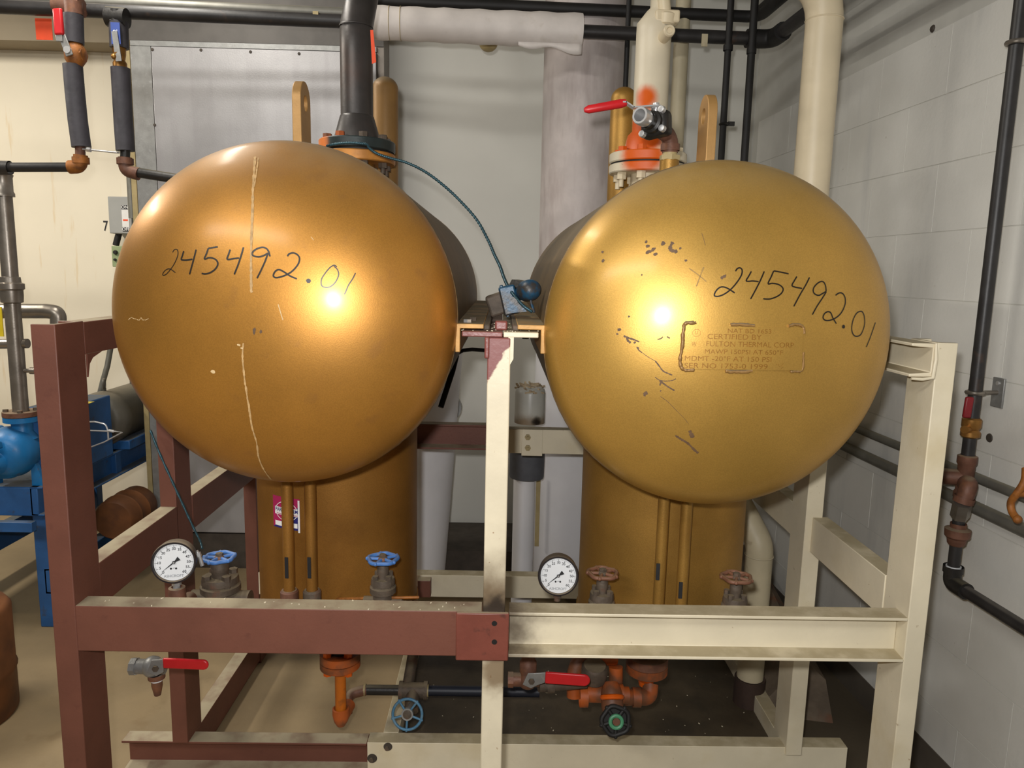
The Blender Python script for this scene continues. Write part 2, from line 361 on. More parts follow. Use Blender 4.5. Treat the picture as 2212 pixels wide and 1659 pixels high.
def part(name, g, mat, parent, label=None, bevel=0, sharp=38, kind=None):
    lo, hi = centre(g); c = (lo+hi)/2
    o = mesh_obj(name, g, mat, c, sharp, bevel); o.parent = parent; o.location = c-org(parent); ORIG[o.name] = c
    if label: o['label'] = label
    if kind: o['kind'] = kind
    return o
def top(name, g, mat, label, cat, group=None, bevel=0, sharp=38):
    lo, hi = centre(g); c = V(((lo.x+hi.x)/2, (lo.y+hi.y)/2, lo.z))
    o = mesh_obj(name, g, mat, c, sharp, bevel); o.location = c; ORIG[o.name] = c; o['label'] = label; o['category'] = cat
    if group: o['group'] = group
    return o
def struct(name, g, mat, label=None):
    lo, hi = centre(g); c = V(((lo.x+hi.x)/2, (lo.y+hi.y)/2, lo.z))
    o = mesh_obj(name, g, mat, c); o.location = c; ORIG[o.name] = c; o['kind'] = 'structure'
    if label: o['label'] = label
    return o
def text2d(s, size, bold=0):
    cu = bpy.data.curves.new('t', 'FONT'); cu.body = s; cu.size = size; cu.align_x = 'CENTER'; cu.align_y = 'CENTER'; cu.resolution_u = 3; cu.offset = bold
    o = bpy.data.objects.new('t', cu); COL.objects.link(o); bpy.context.view_layer.update()
    me = o.evaluated_get(bpy.context.evaluated_depsgraph_get()).to_mesh()
    vs = [(v.co.x, v.co.y) for v in me.vertices]; fs = [tuple(p.vertices) for p in me.polygons]
    o.evaluated_get(bpy.context.evaluated_depsgraph_get()).to_mesh_clear()
    bpy.data.objects.remove(o); bpy.data.curves.remove(cu)
    return vs, fs
def spline(p, n=8):
    p = [V((a[0], a[1], 0)) for a in p]
    if len(p) < 3: return [p[0].lerp(p[1], i/n) for i in range(n+1)] if len(p) == 2 else p
    q = []
    for i in range(len(p)-1):
        a = p[max(i-1, 0)]; b = p[i]; c = p[i+1]; d = p[min(i+2, len(p)-1)]
        for k in range(n):
            t = k/n; q.append(.5*((2*b)+(c-a)*t+(2*a-5*b+4*c-d)*t*t+(3*b-a-3*c+d)*t**3))
    return q+[p[-1]]
def ribbon(g, pts, nrms, w_, lift=.0006, taper=True, rnd=0):
    k = len(g.v); n = len(pts)
    for i, (p, nn) in enumerate(zip(pts, nrms)):
        t = pts[min(i+1, n-1)]-pts[max(i-1, 0)]
        if t.length < 1e-9: t = V((1,0,0))
        s = nn.cross(t).normalized(); h = w_/2*(1+rnd*random.uniform(-1, 1))
        if taper and (i == 0 or i == n-1): h *= .55
        g.v += [p+nn*lift-s*h, p+nn*lift+s*h]
    for i in range(n-1):
        g.f.append((k+2*i, k+2*i+2, k+2*i+3, k+2*i+1))
def blob(g, p, nn, rad, lift=.0006, sx=1.0, ang=0, n=9, rnd=.3):
    u, v, _ = basis(nn); k = len(g.v); u2 = u*math.cos(ang)+v*math.sin(ang); v2 = nn.cross(u2)
    for i in range(n):
        a = 2*PI*i/n; r = rad*(1+random.uniform(-rnd, rnd)); g.v.append(p+nn*lift+u2*math.cos(a)*r*sx+v2*math.sin(a)*r)
    g.f.append(tuple(range(k, k+n)))
def boltg(p, ax, r, h, stud=0):
    g = G(); p = V(p); ax = V(ax).normalized(); g.hexn(p, p+ax*h, r)
    if stud: g.cyl(p, p+ax*(h+stud), r*.5, n=10)
    return g
# ---------------------------------------------------------------- the room
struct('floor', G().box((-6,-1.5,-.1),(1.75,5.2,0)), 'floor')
def bwall(x): return 3.85+WALLK*(x-1.25)
# back wall, light grey
g = G(); a = V((-1.66,bwall(-1.66),0)); b = V((1.6,bwall(1.6),0)); t = V((0,.15,0))
g.add([a,b,b+t,a+t]+[p+V((0,0,3.2)) for p in (a,b,b+t,a+t)], [(0,3,2,1),(4,5,6,7),(0,1,5,4),(1,2,6,5),(2,3,7,6),(3,0,4,7)])
struct('wall_back', g, 'wall')
struct('wall_left', G().box((-6,4.55,0),(-1.9,4.7,3.2)), 'wall_cream')
struct('trim_1', G().box((-6,4.35,2.70),(-2.0,4.55,3.1)), M('soffit_paint', (150,136,112), .6, 0, .05, 4))
struct('ceiling', G().box((-6,-1.5,3.2),(1.75,5.2,3.3)), 'ceil')
g = G(); a = V((-1.66,bwall(-1.66)-.012,0)); b = V((1.24,bwall(1.24)-.012,0)); t = V((0,.012,0))
g.add([a,b,b+t,a+t]+[p+V((0,0,.1)) for p in (a,b,b+t,a+t)], [(0,3,2,1),(4,5,6,7),(0,1,5,4),(1,2,6,5),(2,3,7,6),(3,0,4,7)])
struct('baseboard_back', g, 'base')
# right wall of painted block: mortar backing with single blocks on it
def wp(y, z, off=0): return V((WALLX-WALLK*y, y, z)) + WNRM*off      # point of the wall face
g = G(); y0, y1 = -.2, 3.84
q = [wp(y0,0,-.0008), wp(y1,0,-.0008), wp(y1,0,-.2), wp(y0,0,-.2)]
g.add(q+[p+V((0,0,3.2)) for p in q], [(0,1,2,3),(4,7,6,5),(0,4,5,1),(1,5,6,2),(2,6,7,3),(3,7,4,0)])
wall_r = struct('wall_right', g, 'mortar')
BH, BL, JT = .2032, .3700, .0035
bg = G().obox((0,0,0), WDIR, WNRM, (0,0,1), BL/2-JT/2, .0055, BH/2-JT/2)
hg = G().obox((0,0,0), WDIR, WNRM, (0,0,1), BL/4-JT/2, .0055, BH/2-JT/2)
bmesh_full = mesh_obj('block', bg, 'block', V((0,0,0)), bevel=0).data; bpy.data.objects.remove(bpy.data.objects['block'])
bmesh_half = mesh_obj('block', hg, 'block', V((0,0,0)), bevel=0).data; bpy.data.objects.remove(bpy.data.objects['block'])
zc0 = 1.5+1.42*.1026-7*BH     # a bed joint found in the photograph
yj = 2.483                    # a head joint found in the photograph
for r in range(-1, 10):
    z = zc0+r*BH+BH/2
    if z-BH/2 < -.05 or z+BH/2 > 3.2: continue
    sh = 0 if (r % 2 == 0) else BL/2
    k0 = math.floor((.55-yj-sh)/BL); k = k0
    while True:
        y = yj+sh+(k+.5)*BL
        me = bmesh_full
        if y-BL/2 > y1: break
        if y+BL/2 > y1+.02: y = y-BL/4; me = bmesh_half
        if y+BL/4 > y1+.02: break
        o = bpy.data.objects.new('block', me); COL.objects.link(o); o.parent = wall_r
        o.location = wp(y, z, -.0049)-org(wall_r); k += 1
g = G(); q = [wp(y0,0,.004), wp(y1,0,.004), wp(y1,0,0), wp(y0,0,0)]
g.add(q+[p+V((0,0,.1)) for p in q], [(0,1,2,3),(4,7,6,5),(0,4,5,1),(1,5,6,2),(2,6,7,3),(3,7,4,0)])
struct('baseboard_right', g, 'base')

# ---------------------------------------------------------------- the two tanks
class Tank: pass
def dome_hit(T, px, py):
    d = ray(px, py); o = CAM-T.c; S = V((1/T.a, 1/T.b, 1/T.a))
    oo = V((o.x*S.x, o.y*S.y, o.z*S.z)); dd = V((d.x*S.x, d.y*S.y, d.z*S.z))
    A = dd.dot(dd); B = 2*oo.dot(dd); C_ = oo.dot(oo)-1; D = B*B-4*A*C_
    if D < 0: D = 0
    t = (-B-math.sqrt(D))/(2*A); p = CAM+d*t; q = p-T.c
    return p, V((q.x/T.a**2, q.y/T.b**2, q.z/T.a**2)).normalized()
def stroke(g, T, pix, w_, n=8, rnd=0, smooth=True, lift=.0006):
    pts = spline(pix, n) if smooth else [V((a[0], a[1], 0)) for a in pix]
    hp = [dome_hit(T, p.x, p.y) for p in pts]; ribbon(g, [h[0] for h in hp], [h[1] for h in hp], w_, lift, True, rnd)
def make_tank(T, mat, matv, label):
    T.root = root('horizontal_tank', (T.c.x, T.c.y, T.c.z-T.a), label, 'tank', 'gold horizontal tanks')
    X, Y0, Z = T.c; a, b = T.a, T.b
    prof = [(a*math.sin(PI/2*i/40), -b*math.cos(PI/2*i/40)) for i in range(41)]
    T.head = part('front_head', G().lathe(prof, T.c, (0,1,0), 128), mat, T.root, sharp=60)
    rp = [(a-.001,0),(a-.001,T.L)]+[(a*math.cos(PI/2*i/16), T.L+b*math.sin(PI/2*i/16)) for i in range(17)]
    part('shell', G().lathe(rp, T.c, (0,1,0), 96), 'gold_shell', T.root, sharp=60)
    part('weld_seam', G().torus(T.c, (0,1,0), a-.0005, .0020, 160, 6, lambda t: .0003*math.sin(t*90)), 'gold_shell', T.root, sharp=80)
    # vertical vessel welded into the underside
    vx, vy, r, zb, zt = T.v
    vp = [(0,zb-.06)]+[(r*math.sin(PI/2*i/12), zb-.06*math.cos(PI/2*i/12)) for i in range(1,13)]+[(r,zt)]
    T.ves = part('vertical_vessel', G().lathe(vp, (vx,vy,0), (0,0,1), 72), matv, T.root, sharp=60)
    part('bottom_band', G().lathe([(r+.004,zb-.004),(r+.004,zb+.012),(r,zb+.012)], (vx,vy,0), (0,0,1), 72), matv, T.root)
L_ = Tank(); L_.c = V((-.4338,1.517,1.3986)); L_.a = .3452; L_.b = .176; L_.L = 1.22; L_.v = (-.4338,1.96,.212,.585,1.25)
R_ = Tank(); R_.c = V((.4415,1.517,1.3747)); R_.a = .3529; R_.b = .18; R_.L = 1.20; R_.v = (.4415,1.905,.215,.585,1.2)
make_tank(L_, 'gold_l', 'gold_v', 'brown-gold painted horizontal tank with pale drip streak down its domed end, on brown frame')
make_tank(R_, 'gold_r', 'gold_vr', 'yellow-gold painted horizontal tank with welded nameplate on its domed end')
# weld bead where the right tank meets its vertical vessel
def isect(T):
    pts = []; vx, vy, r, zb, zt = T.v
    for i in range(73):
        t = 2*PI*i/72; x = r*math.cos(t); y = vy+r*math.sin(t); dz = math.sqrt(max(0, T.a**2-x*x)); pts.append(V((vx+x, y, T.c.z-dz)))
    return pts
for T, m in ((L_,'gold_v'), (R_,'gold_vr')):
    part('weld_bead', G().tube(isect(T), .007, 6, cap=False), m, T.root, sharp=80)

# handwriting in black marker, traced stroke by stroke
def tr(pts, x0, y0, k): return [(x0+a*k, y0+b*k) for a, b in pts]
WL = [[(160,170),(175,145),(195,137),(212,150),(215,190),(200,240),(170,300),(135,350),(95,395),(65,408),(57,395),(75,365),(110,342),(145,348),(188,380)],
 [(275,155),(262,200),(250,240),(268,250),(310,250),(365,240)], [(403,140),(385,215),(362,300),(335,400)],
 [(628,112),(580,120),(530,127)], [(530,127),(512,180),(490,238),(540,225),(590,235),(622,262),(627,300),(600,345),(550,380),(500,393),(460,388)],
 [(757,140),(740,190),(725,235),(745,243),(790,235),(850,228)], [(895,115),(870,205),(835,310),(798,400)],
 [(1170,212),(1155,160),(1130,128),(1090,117),(1040,130),(1000,155),(985,185),(1005,208),(1060,215),(1110,200),(1150,175)], [(1148,180),(1120,260),(1075,360),(1035,440)],
 [(1350,210),(1370,185),(1410,175),(1450,190),(1475,225),(1470,275),(1435,330),(1380,380),(1310,415),(1240,432),(1208,420),(1210,390),(1235,358),(1270,350),(1320,375),(1380,415),(1450,445)],
 [(1865,320),(1835,303),(1790,330),(1740,390),(1705,450),(1705,510),(1740,532),(1790,528),(1840,490),(1875,430),(1882,380),(1860,335),(1832,315)],
 [(2058,382),(2030,440),(1985,510),(1955,580),(1942,605)]]
kL = 460/2212
g = G()
for i, s in enumerate(WL): stroke(g, L_, tr(s, 340, 510, kL), .0017 if i == 0 else .0030 if i < 10 else .0022)
p, n = dome_hit(L_, 340+1570*kL, 510+465*kL); blob(g, p, n, .0042, n=14, rnd=.05)
part('handwritten_number', g, 'ink', L_.head, 'black marker handwriting 245492.01')
WR = [[(370,195),(390,165),(420,155),(445,175),(445,220),(420,275),(370,345),(310,410),(240,460),(175,485),(130,483),(125,460),(150,415),(190,382),(235,378),(290,400),(362,448)],
 [(555,195),(525,250),(495,302),(520,312),(570,308),(640,315)], [(705,195),(665,290),(610,400),(545,520)],
 [(990,225),(900,205),(815,190)], [(815,190),(785,260),(750,338),(800,335),(860,345),(905,370),(925,405),(905,450),(850,490),(770,517),(692,515)],
 [(1085,255),(1055,305),(1028,358),(1060,378),(1110,388),(1145,395)], [(1232,265),(1190,350),(1120,470),(1048,605)],
 [(1425,430),(1420,370),(1400,325),(1370,313),(1325,335),(1285,380),(1275,425),(1295,460),(1340,475),(1380,455),(1425,430)], [(1428,432),(1380,510),(1320,600),(1265,700)],
 [(1535,475),(1570,450),(1605,447),(1635,475),(1650,530),(1640,600),(1600,680),(1540,735),(1470,765),(1415,765),(1390,735),(1405,690),(1445,665),(1480,680),(1505,740),(1545,805)],
 [(1830,660),(1790,675),(1755,725),(1730,800),(1725,880),(1745,935),(1780,952),(1825,935),(1855,880),(1875,800),(1870,720),(1850,670),(1825,660)],
 [(2000,790),(1970,880),(1930,990),(1893,1078)]]
kR = 410/2212; g = G()
for i, s in enumerate(WR): stroke(g, R_, tr(s, 1520, 550, kR), .0026 if i < 10 else .0024)
p, n = dome_hit(R_, 1520+1628*kR, 550+840*kR); blob(g, p, n, .0036, n=14, rnd=.05)
part('handwritten_number', g, 'ink', R_.head, 'black marker handwriting 245492.01')
# pale drip down the left dome
kD = 250/553; g = G()
stroke(g, L_, tr([(268,85),(264,150),(258,230),(256,330),(252,430),(249,550),(249,640),(250,728)], 430, 300, kD), .0042, rnd=.35)
stroke(g, L_, tr([(284,90),(276,150),(264,230)], 430, 300, kD), .0022, rnd=.4)
stroke(g, L_, tr([(212,975),(208,1040),(215,1120),(222,1180),(238,1270),(252,1370),(275,1450),(285,1520),(310,1580),(345,1628)], 430, 300, kD), .0030, rnd=.45)
stroke(g, L_, tr([(225,1180),(232,1250),(246,1340)], 430, 300, kD), .0026, rnd=.4)
p, n = dome_hit(L_, 430+250*kD, 300+728*kD); blob(g, p, n, .003)
part('drip_streak', g, 'drip', L_.head, 'pale dried drip streak')
g = G()
for s, w_ in (([(378,790),(390,830),(401,866)], .0016), ([(535,468),(548,485)], .001)):
    g = G(); stroke(g, L_, tr(s, 430, 300, kD), w_); part('scratch', g, 'scratch', L_.head)
for a, b_, r in ((68,1113,.003),(190,985,.002),(205,1000,.0015)):
    g = G(); p, n = dome_hit(L_, 430+a*kD, 300+b_*kD); blob(g, p, n, r, sx=1.5); part('scratch', g, 'scratch', L_.head)
g = G(); stroke(g, L_, [(278+i*3.4, 689+random.uniform(-3,3)) for i in range(14)], .0010, n=3, rnd=.8); part('scratch', g, 'scratch', L_.head)
g = G()
for a, b_, r in ((264,917,.003),(295,922,.002)):
    g = G(); p, n = dome_hit(L_, 430+a*kD, 300+b_*kD); blob(g, p, n, r, sx=2, ang=1.5); part('paint_chip', g, 'chip', L_.head)
# chips and scratches on the right dome
kC = 300/1037; g = G()
for s, w_ in (([(600,80),(585,105),(580,135),(600,145),(635,152)], .006), ([(232,780),(270,795),(310,808),(350,825)], .0032), ([(255,795),(265,815),(285,832)], .004),
    ([(330,860),(345,885),(370,905)], .0022), ([(370,905),(420,940),(470,968)], .0010), ([(468,966),(495,1000),(525,1040),(560,1058),(595,1072)], .0026),
    ([(466,1086),(500,1110),(550,1117),(600,1110),(622,1098)], .0016), ([(500,1115),(530,1135),(565,1160),(612,1188)], .0030), ([(510,1125),(502,1150)], .003),
    ([(618,1522),(660,1550),(710,1580),(760,1630),(790,1655)], .0040), ([(725,1485),(735,1510),(750,1540)], .0065), ([(505,1230),(560,1270),(610,1320),(650,1360)], .0008), ([(720,1440),(680,1390),(650,1360)],.0006),
    ([(485,805),(510,800),(525,785)], .0022), ([(555,785),(578,798)], .0026), ([(815,12),(830,60),(842,105)], .0007)):
    g = G(); stroke(g, R_, tr(s, 1280, 500, kC), w_, rnd=.35); part('paint_chip', g, 'chip', R_.head)
for a, b_, r in ((400,78,.0022),(413,110,.003),(430,150,.003),(455,132,.0034),(410,155,.003),(472,170,.003),(525,90,.0036),(655,127,.0018),(697,218,.0022),(75,153,.0024),(78,220,.0028),
    (200,735,.003),(185,765,.002),(315,830,.002),(272,635,.0016),(398,1208,.0034),(388,1224,.002),(965,345,.003),(985,335,.003),(367,325,.0014),(338,870,.002),(508,1190,.0014)):
    g = G(); p, n = dome_hit(R_, 1280+a*kC, 500+b_*kC); blob(g, p, n, r, sx=1.3, ang=random.random()); part('paint_chip', g, 'chip', R_.head)
g = G()
for s in ([(720,275),(790,325),(850,375)], [(830,265),(805,330),(775,410)]): stroke(g, R_, tr(s, 1280, 500, kC), .0022, rnd=.3)
part('pencil_cross', g, M('faint_pencil', (150,118,60), .5, .2, .1, 60), R_.head)
# welded nameplate on the right dome, stamped with lettering
def plate_pt(u, v, lift):                # u,v in 0..1 across the plate's picture quad
    A = V((1481,703,0)); B = V((1733,708,0)); C_ = V((1730,800,0)); D = V((1475,796,0))
    q = (A*(1-u)+B*u)*(1-v)+(D*(1-u)+C_*u)*v
    p, n = dome_hit(R_, q.x, q.y); return p+n*lift, n
g = G(); nu, nv = 20, 8
for j in range(nv+1):
    for i in range(nu+1): g.v.append(plate_pt(i/nu, j/nv, .0034)[0])
k1 = len(g.v)
for j in range(nv+1):
    for i in range(nu+1): g.v.append(plate_pt(i/nu, j/nv, -.0005)[0])
for j in range(nv):
    for i in range(nu):
        a = j*(nu+1)+i; g.f.append((a, a+nu+1, a+nu+2, a+1))
ed = [i for i in range(nu+1)]+[j*(nu+1)+nu for j in range(1,nv+1)]+[nv*(nu+1)+i for i in range(nu-1,-1,-1)]+[j*(nu+1) for j in range(nv-1,0,-1)]
for a, b_ in zip(ed, ed[1:]+ed[:1]): g.f.append((a, b_, b_+k1, a+k1))
plate = part('nameplate', g, 'gold_r', R_.head, 'gold-painted welded nameplate with stamped lettering')
def plate_text(s, u, v, h, wid=None):
    vs, fs = text2d(s, 1.0, .0)
    x0 = min(a for a, b_ in vs); x1 = max(a for a, b_ in vs); y0_ = min(b_ for a, b_ in vs); y1_ = max(b_ for a, b_ in vs)
    sw = wid/(x1-x0); gg = G(); k = 0
    gg.v = [plate_pt(u+(a-x0)*sw, v+h*(1-(b_-y0_)/(y1_-y0_)), .0037)[0] for a, b_ in vs]; gg.f = [tuple(reversed(f)) for f in fs]; 
    # make sure letters face outwards
    gg.f = [f if (gg.v[f[1]]-gg.v[f[0]]).cross(gg.v[f[2]]-gg.v[f[0]]).y < 0 else tuple(reversed(f)) for f in gg.f]
    return gg
tg = G()
for s, u, v, h, wd in (('NAT BD 1653', .36, .05, .10, .37), ('CERTIFIED BY', .19, .18, .12, .46), ('FULTON THERMAL CORP', .185, .35, .12, .74), ('W', .06, .37, .11, .04),
    ('MAWP 150PSI AT 650\u00b0F', .175, .53, .11, .66), ('MDMT -20\u00b0F AT 150 PSI', .01, .69, .12, .73), ('SER NO 1753-0 1999', .01, .86, .12, .70), ('U', .083, .12, .08, .022)):
    q = plate_text(s, u, v, h, wd); tg.add(q.v, q.f)
oc = [(math.cos(PI/8+i*PI/4), math.sin(PI/8+i*PI/4)) for i in range(8)]
for i in range(8):
    a, b_ = oc[i], oc[(i+1) % 8]; pts = [plate_pt(.095+.035*x, .165+.09*y, .0037) for x, y in (a, b_)]
    ribbon(tg, [p for p, n in pts], [n for p, n in pts], .0007, 0, False)
for s in ([(.78,.84),(.79,.88)], [(.80,.86),(.81,.92),(.83,.88),(.84,.83)], [(.82,.98),(.84,.92)]):
    pts = [plate_pt(u, v, .0037) for u, v in s]; ribbon(tg, [p for p, n in pts], [n for p, n in pts], .0006, 0, False)
part('stamped_lettering', tg, M('stamped_shadow', (150,104,40), .45, .4, .2, 200), plate)
wg = G()
def bead(pix, r):
    pts = spline(pix, 6); h = [dome_hit(R_, p.x, p.y) for p in pts]
    pp = [a+b_*.002+V((random.uniform(-.0006,.0006), 0, random.uniform(-.0006,.0006))) for a, b_ in h]
    wg = G().tube(pp, [r*random.uniform(.75,1.2) for _ in pp], 7); part('weld_bead', wg, 'gold_dull', plate, sharp=80)
bead([(1503,697),(1480,699),(1476,712),(1473,750),(1469,775),(1471,792),(1481,799),(1500,798)], .0034)
bead([(1578,702),(1600,701),(1628,704)], .0034); bead([(1702,704),(1720,701),(1733,706),(1736,720)], .0028)
bead([(1566,801),(1590,803),(1624,801)], .0034); bead([(1706,802),(1722,802),(1732,797),(1734,760)], .0022)

# sight pipes between tank and lower couplings
def vert_from(px, py, Y, z0, z1): p = P(px, py, Y); return V((p.x, p.y, z0)), V((p.x, p.y, z1))
for T, m, items, cm in ((L_, 'gold_v', (((611,1060),(625,1275),1.69,True,'malleable'), ((663,1060),(674,1275),1.69,True,'iron')), 0),
                    (R_, 'gold_vr', (((1430,1090),(1423,1290),1.64,False,None), ((1482,1100),(1472,1290),1.64,False,None)), 0)):
    for (t0, b0, Y, coup, cmat) in items:
        pb = P(b0[0], b0[1], Y); pt = P(t0[0]+ (0 if coup else 0), t0[1], Y)
        zt = T.c.z-math.sqrt(max(0, T.a**2-(pb.x-T.c.x)**2))+.02
        r = .0135
        pp = part('sight_pipe', G().cyl((pb.x, pb.y, .66), (pb.x, pb.y, zt), r, n=18), m, T.root)
        ty = (1195+1258)/2 if T is L_ else (1235 if b0[0] < 1450 else 1275)
        tp = P(b0[0]-6 if T is L_ else b0[0]-2, ty, Y-.0155)
        hh = .026 if T is L_ else .020
        part('black_tag', G().obox(tp, (1,-.1,0), (0,0,1), (0,1,0), .0042, hh, .0012), 'print', pp)
        if coup:
            part('coupling', G().lathe([(.014,-.05),(.0215,-.045),(.0215,0),(.018,.004),(.014,.004)], (pb.x, pb.y, P(b0[0],1277,Y).z), (0,0,1), 18), cmat, pp)
# sticker on the left vessel
def ves_hit(T, px, py):
    vx, vy, r, zb, zt = T.v; d = ray(px, py); ox, oy = CAM.x-vx, CAM.y-vy
    A = d.x**2+d.y**2; B = 2*(ox*d.x+oy*d.y); C_ = ox*ox+oy*oy-r*r; D = max(0, B*B-4*A*C_); t = (-B-math.sqrt(D))/(2*A); p = CAM+d*t
    return p, V((p.x-vx, p.y-vy, 0)).normalized()
p0, _ = ves_hit(L_, 590, 1068); p1, _ = ves_hit(L_, 649, 1147)
th0 = math.atan2(p0.y-L_.v[1], p0.x-L_.v[0]); th1 = math.atan2(p1.y-L_.v[1], p1.x-L_.v[0])
if th1 < th0: th1 += 2*PI
def stk(u, v, lift): 
    t = th0+(th1-th0)*u; r = L_.v[2]+lift; return V((L_.v[0]+r*math.cos(t), L_.v[1]+r*math.sin(t), p0.z+(p1.z-p0.z)*v))
def patch(u0, v0, u1, v1, lift, poly=None):
    g = G(); n = 8
    if poly:
        g.add([stk(u, v, lift) for u, v in poly], [tuple(range(len(poly)))]); return g
    for i in range(n+1):
        u = u0+(u1-u0)*i/n; g.v += [stk(u, v0, lift), stk(u, v1, lift)]
    g.f = [(2*i, 2*i+1, 2*i+3, 2*i+2) for i in range(n)]; return g
st = part('sticker', patch(0,0,1,1,.0008), 'magenta', L_.ves, 'red, white and blue product sticker')
g = G()
for i in range(8):
    u0, u1 = i/8, (i+1)/8; f_ = lambda u: 1-.78*u**1.1
    g.add([stk(u0,f_(u0),.0013), stk(u0,1,.0013), stk(u1,1,.0013), stk(u1,f_(u1),.0013)], [(0,1,2,3)])
part('blue_field', g, 'navy', st)
g = G()
for q in (patch(.1,.33,.96,.50,.0018), patch(.1,.50,.96,.57,.0018), patch(.1,.78,.40,.93,.0018), patch(.62,.78,.92,.93,.0018), patch(.94,.04,1.0,1.06,.0018)): g.add(q.v, q.f)
cc = [stk(.53+.40*math.cos(t*2*PI/32), .44+.30*math.sin(t*2*PI/32), .0016) for t in range(33)]
ribbon(g, cc, [V((c.x-L_.v[0], c.y-L_.v[1], 0)).normalized() for c in cc], .0016, 0, False)
part('white_field', g, 'whiteprint', st)
def stk_text(s, u0, u1, v0, v1, mat):
    vs, fs = text2d(s, 1.0, .012); xs = [a for a, b_ in vs]; ys = [b_ for a, b_ in vs]; x0, x1, y0_, y1_ = min(xs), max(xs), min(ys), max(ys)
    g = G(); g.v = [stk(u0+(u1-u0)*(a-x0)/(x1-x0), v1+(v0-v1)*(b_-y0_)/(y1_-y0_), .0024) for a, b_ in vs]
    g.f = [f if (g.v[f[1]]-g.v[f[0]]).cross(g.v[f[2]]-g.v[f[0]]).y < 0 else tuple(reversed(f)) for f in fs]
    part('lettering', g, mat, st)
stk_text('PARATHERM', .13, .94, .345, .47, 'navy'); stk_text('Heat Transfer Fluid', .18, .93, .50, .555, 'magenta')

# lugs, risers, flanges on the tank tops
def lug(T, px_front_mid, ytop, Y, w_, th, mat, hole):
    pm = P(px_front_mid, ytop, Y); x = pm.x; zt = pm.z; zb = T.c.z+math.sqrt(max(.01, T.a**2-(x-T.c.x)**2))-.02
    r = w_/2; n = 16; out = []; inn = []
    # outline in (y,z): arch top
    N_ = 32; hc = zt-r; 
    for i in range(N_):
        a = -PI/2+2*PI*i/N_; c, s = math.cos(a), math.sin(a)
        if s >= 0: out.append((r+r*c, (hc-zb)+r*s))
        else:
            k = min(r/max(abs(c), 1e-6), (hc-zb)/abs(s)); out.append((r+k*c, (hc-zb)+k*s))
        inn.append((r+hole*c, (hc-zb)-hole*.3+hole*s))
    g = G().ringprism(out, inn, (x-th/2, Y, zb), (0,1,0), (0,0,1), th)
    return part('lifting_lug', g, mat, T.root, bevel=.0015)
lug(L_, 639, 166, 1.73, .085, .020, 'gold_lug', .017)
lug(R_, 1543, 196, 1.73, .085, .021, 'gold_lug', .017)
for T, px, y0_, wpx, Y in ((L_, 832, 166, 53, 2.46), (R_, 1349, 188, 54, 2.46)):
    pm = P(px, y0_, Y); r = wpx/FPX*Y/2; zb = T.c.z+T.a-.03; h = pm.z-zb
    part('capped_riser', G().lathe([(r,0),(r,h-r*.9)]+[(r*math.cos(PI/2*i/8), h-r*.9+r*.9*math.sin(PI/2*i/8)) for i in range(1,9)], (pm.x, Y, zb), (0,0,1), 32), 'gold_dull' if T is L_ else 'gold_vr', T.root, sharp=60)
# nozzles and their lower flanges (parts of the tanks), upper flanges with the risers (things of their own)
def solveY(px, py, X): d = ray(px, py); return X/(d.x/d.y)
def flange_g(c, r, t, rin, n=48): return G().lathe([(rin,0),(r-.003,0),(r,.003),(r,t-.003),(r-.003,t),(rin,t)], c, (0,0,1), n)
FL = {}
for T, key, px, yu0, yu1, yl0, yl1, mat, halfpx in ((L_, 'L', 772, 292, 316, 320, 343, 'gold_clip', 78), (R_, 'R', 1400, 320, 342, 346, 366, None, 80)):
    Yc = solveY(px, 330, T.c.x); r = halfpx/FPX*Yc; Yr = Yc-r
    zu1, zu0, zl1, zl0 = (P(px, y, Yr).z for y in (yu0, yu1, yl0, yl1))
    FL[key] = (T.c.x, Yc, r, zu0, zu1, zl0, zl1)
X, Y, r, zu0, zu1, zl0, zl1 = FL['L']
part('nozzle', G().cyl((X,Y,L_.c.z+L_.a-.05), (X,Y,zl0+.004), .05, n=28), 'gold_v', L_.root)
fl = part('flange', flange_g((X,Y,zl0), r, zl1-zl0, .03), M('gold_orange_flange', (196,132,60), .45, .2, .2, 20, .0004, 80), L_.root)
for i in range(8):
    a = PI/8+i*PI/4; p = V((X+r*.78*math.cos(a), Y+r*.78*math.sin(a), zl0))
    part('nut', boltg(p, (0,0,-1), .0135, .014, .016), 'iron', fl)
vent = root('vent_pipe', (X,Y,zl1+.002), 'black steel vent pipe rising from bolted flange on the left tank', 'pipe')
cl = V((X,Y,0))
pj = lambda y: P(772, y, Y).z
r1 = 33.5/FPX*Y*.985
part('pipe', G().tube([V((X,Y,pj(268))), V((X,Y,pj(120))), V((X,Y,pj(60))), V((X+.006,Y+.07,pj(-30))), V((X+.012,Y+.14,pj(-120))), V((X+.012,Y+.14,3.19))], r1, 28), 'vent', vent, sharp=60)
part('weld_neck', G().lathe([(r1+.0015,0),(r1+.0015,.004),(r1,.006)], (X,Y,pj(60)), (0,0,1), 28), 'vent', vent)
part('weld_neck', G().lathe([(r*.62,0),(r*.60,.010),(r1*1.08,pj(256)-zu1),(r1+.002,pj(252)-zu1),(r1-.001,pj(250)-zu1)], (X,Y,zu1), (0,0,1), 32), 'vent', vent)
uf = part('flange', flange_g((X,Y,zu0), r, zu1-zu0, .03), M('black_flange_orange_edge', (40,50,50), .4, .1, .2, 14, .0003, 80, layers=[dict(m='plane', nrm=(-1,0,0), o=-X+r*.62, soft=.012, n=.02, sc=30, col=(214,116,40))]), vent)
part('gasket', G().lathe([(.03,0),(r*.93,0),(r*.93,zu0-zl1),(.03,zu0-zl1)], (X,Y,zl1), (0,0,1), 32), 'blackmatt', vent)
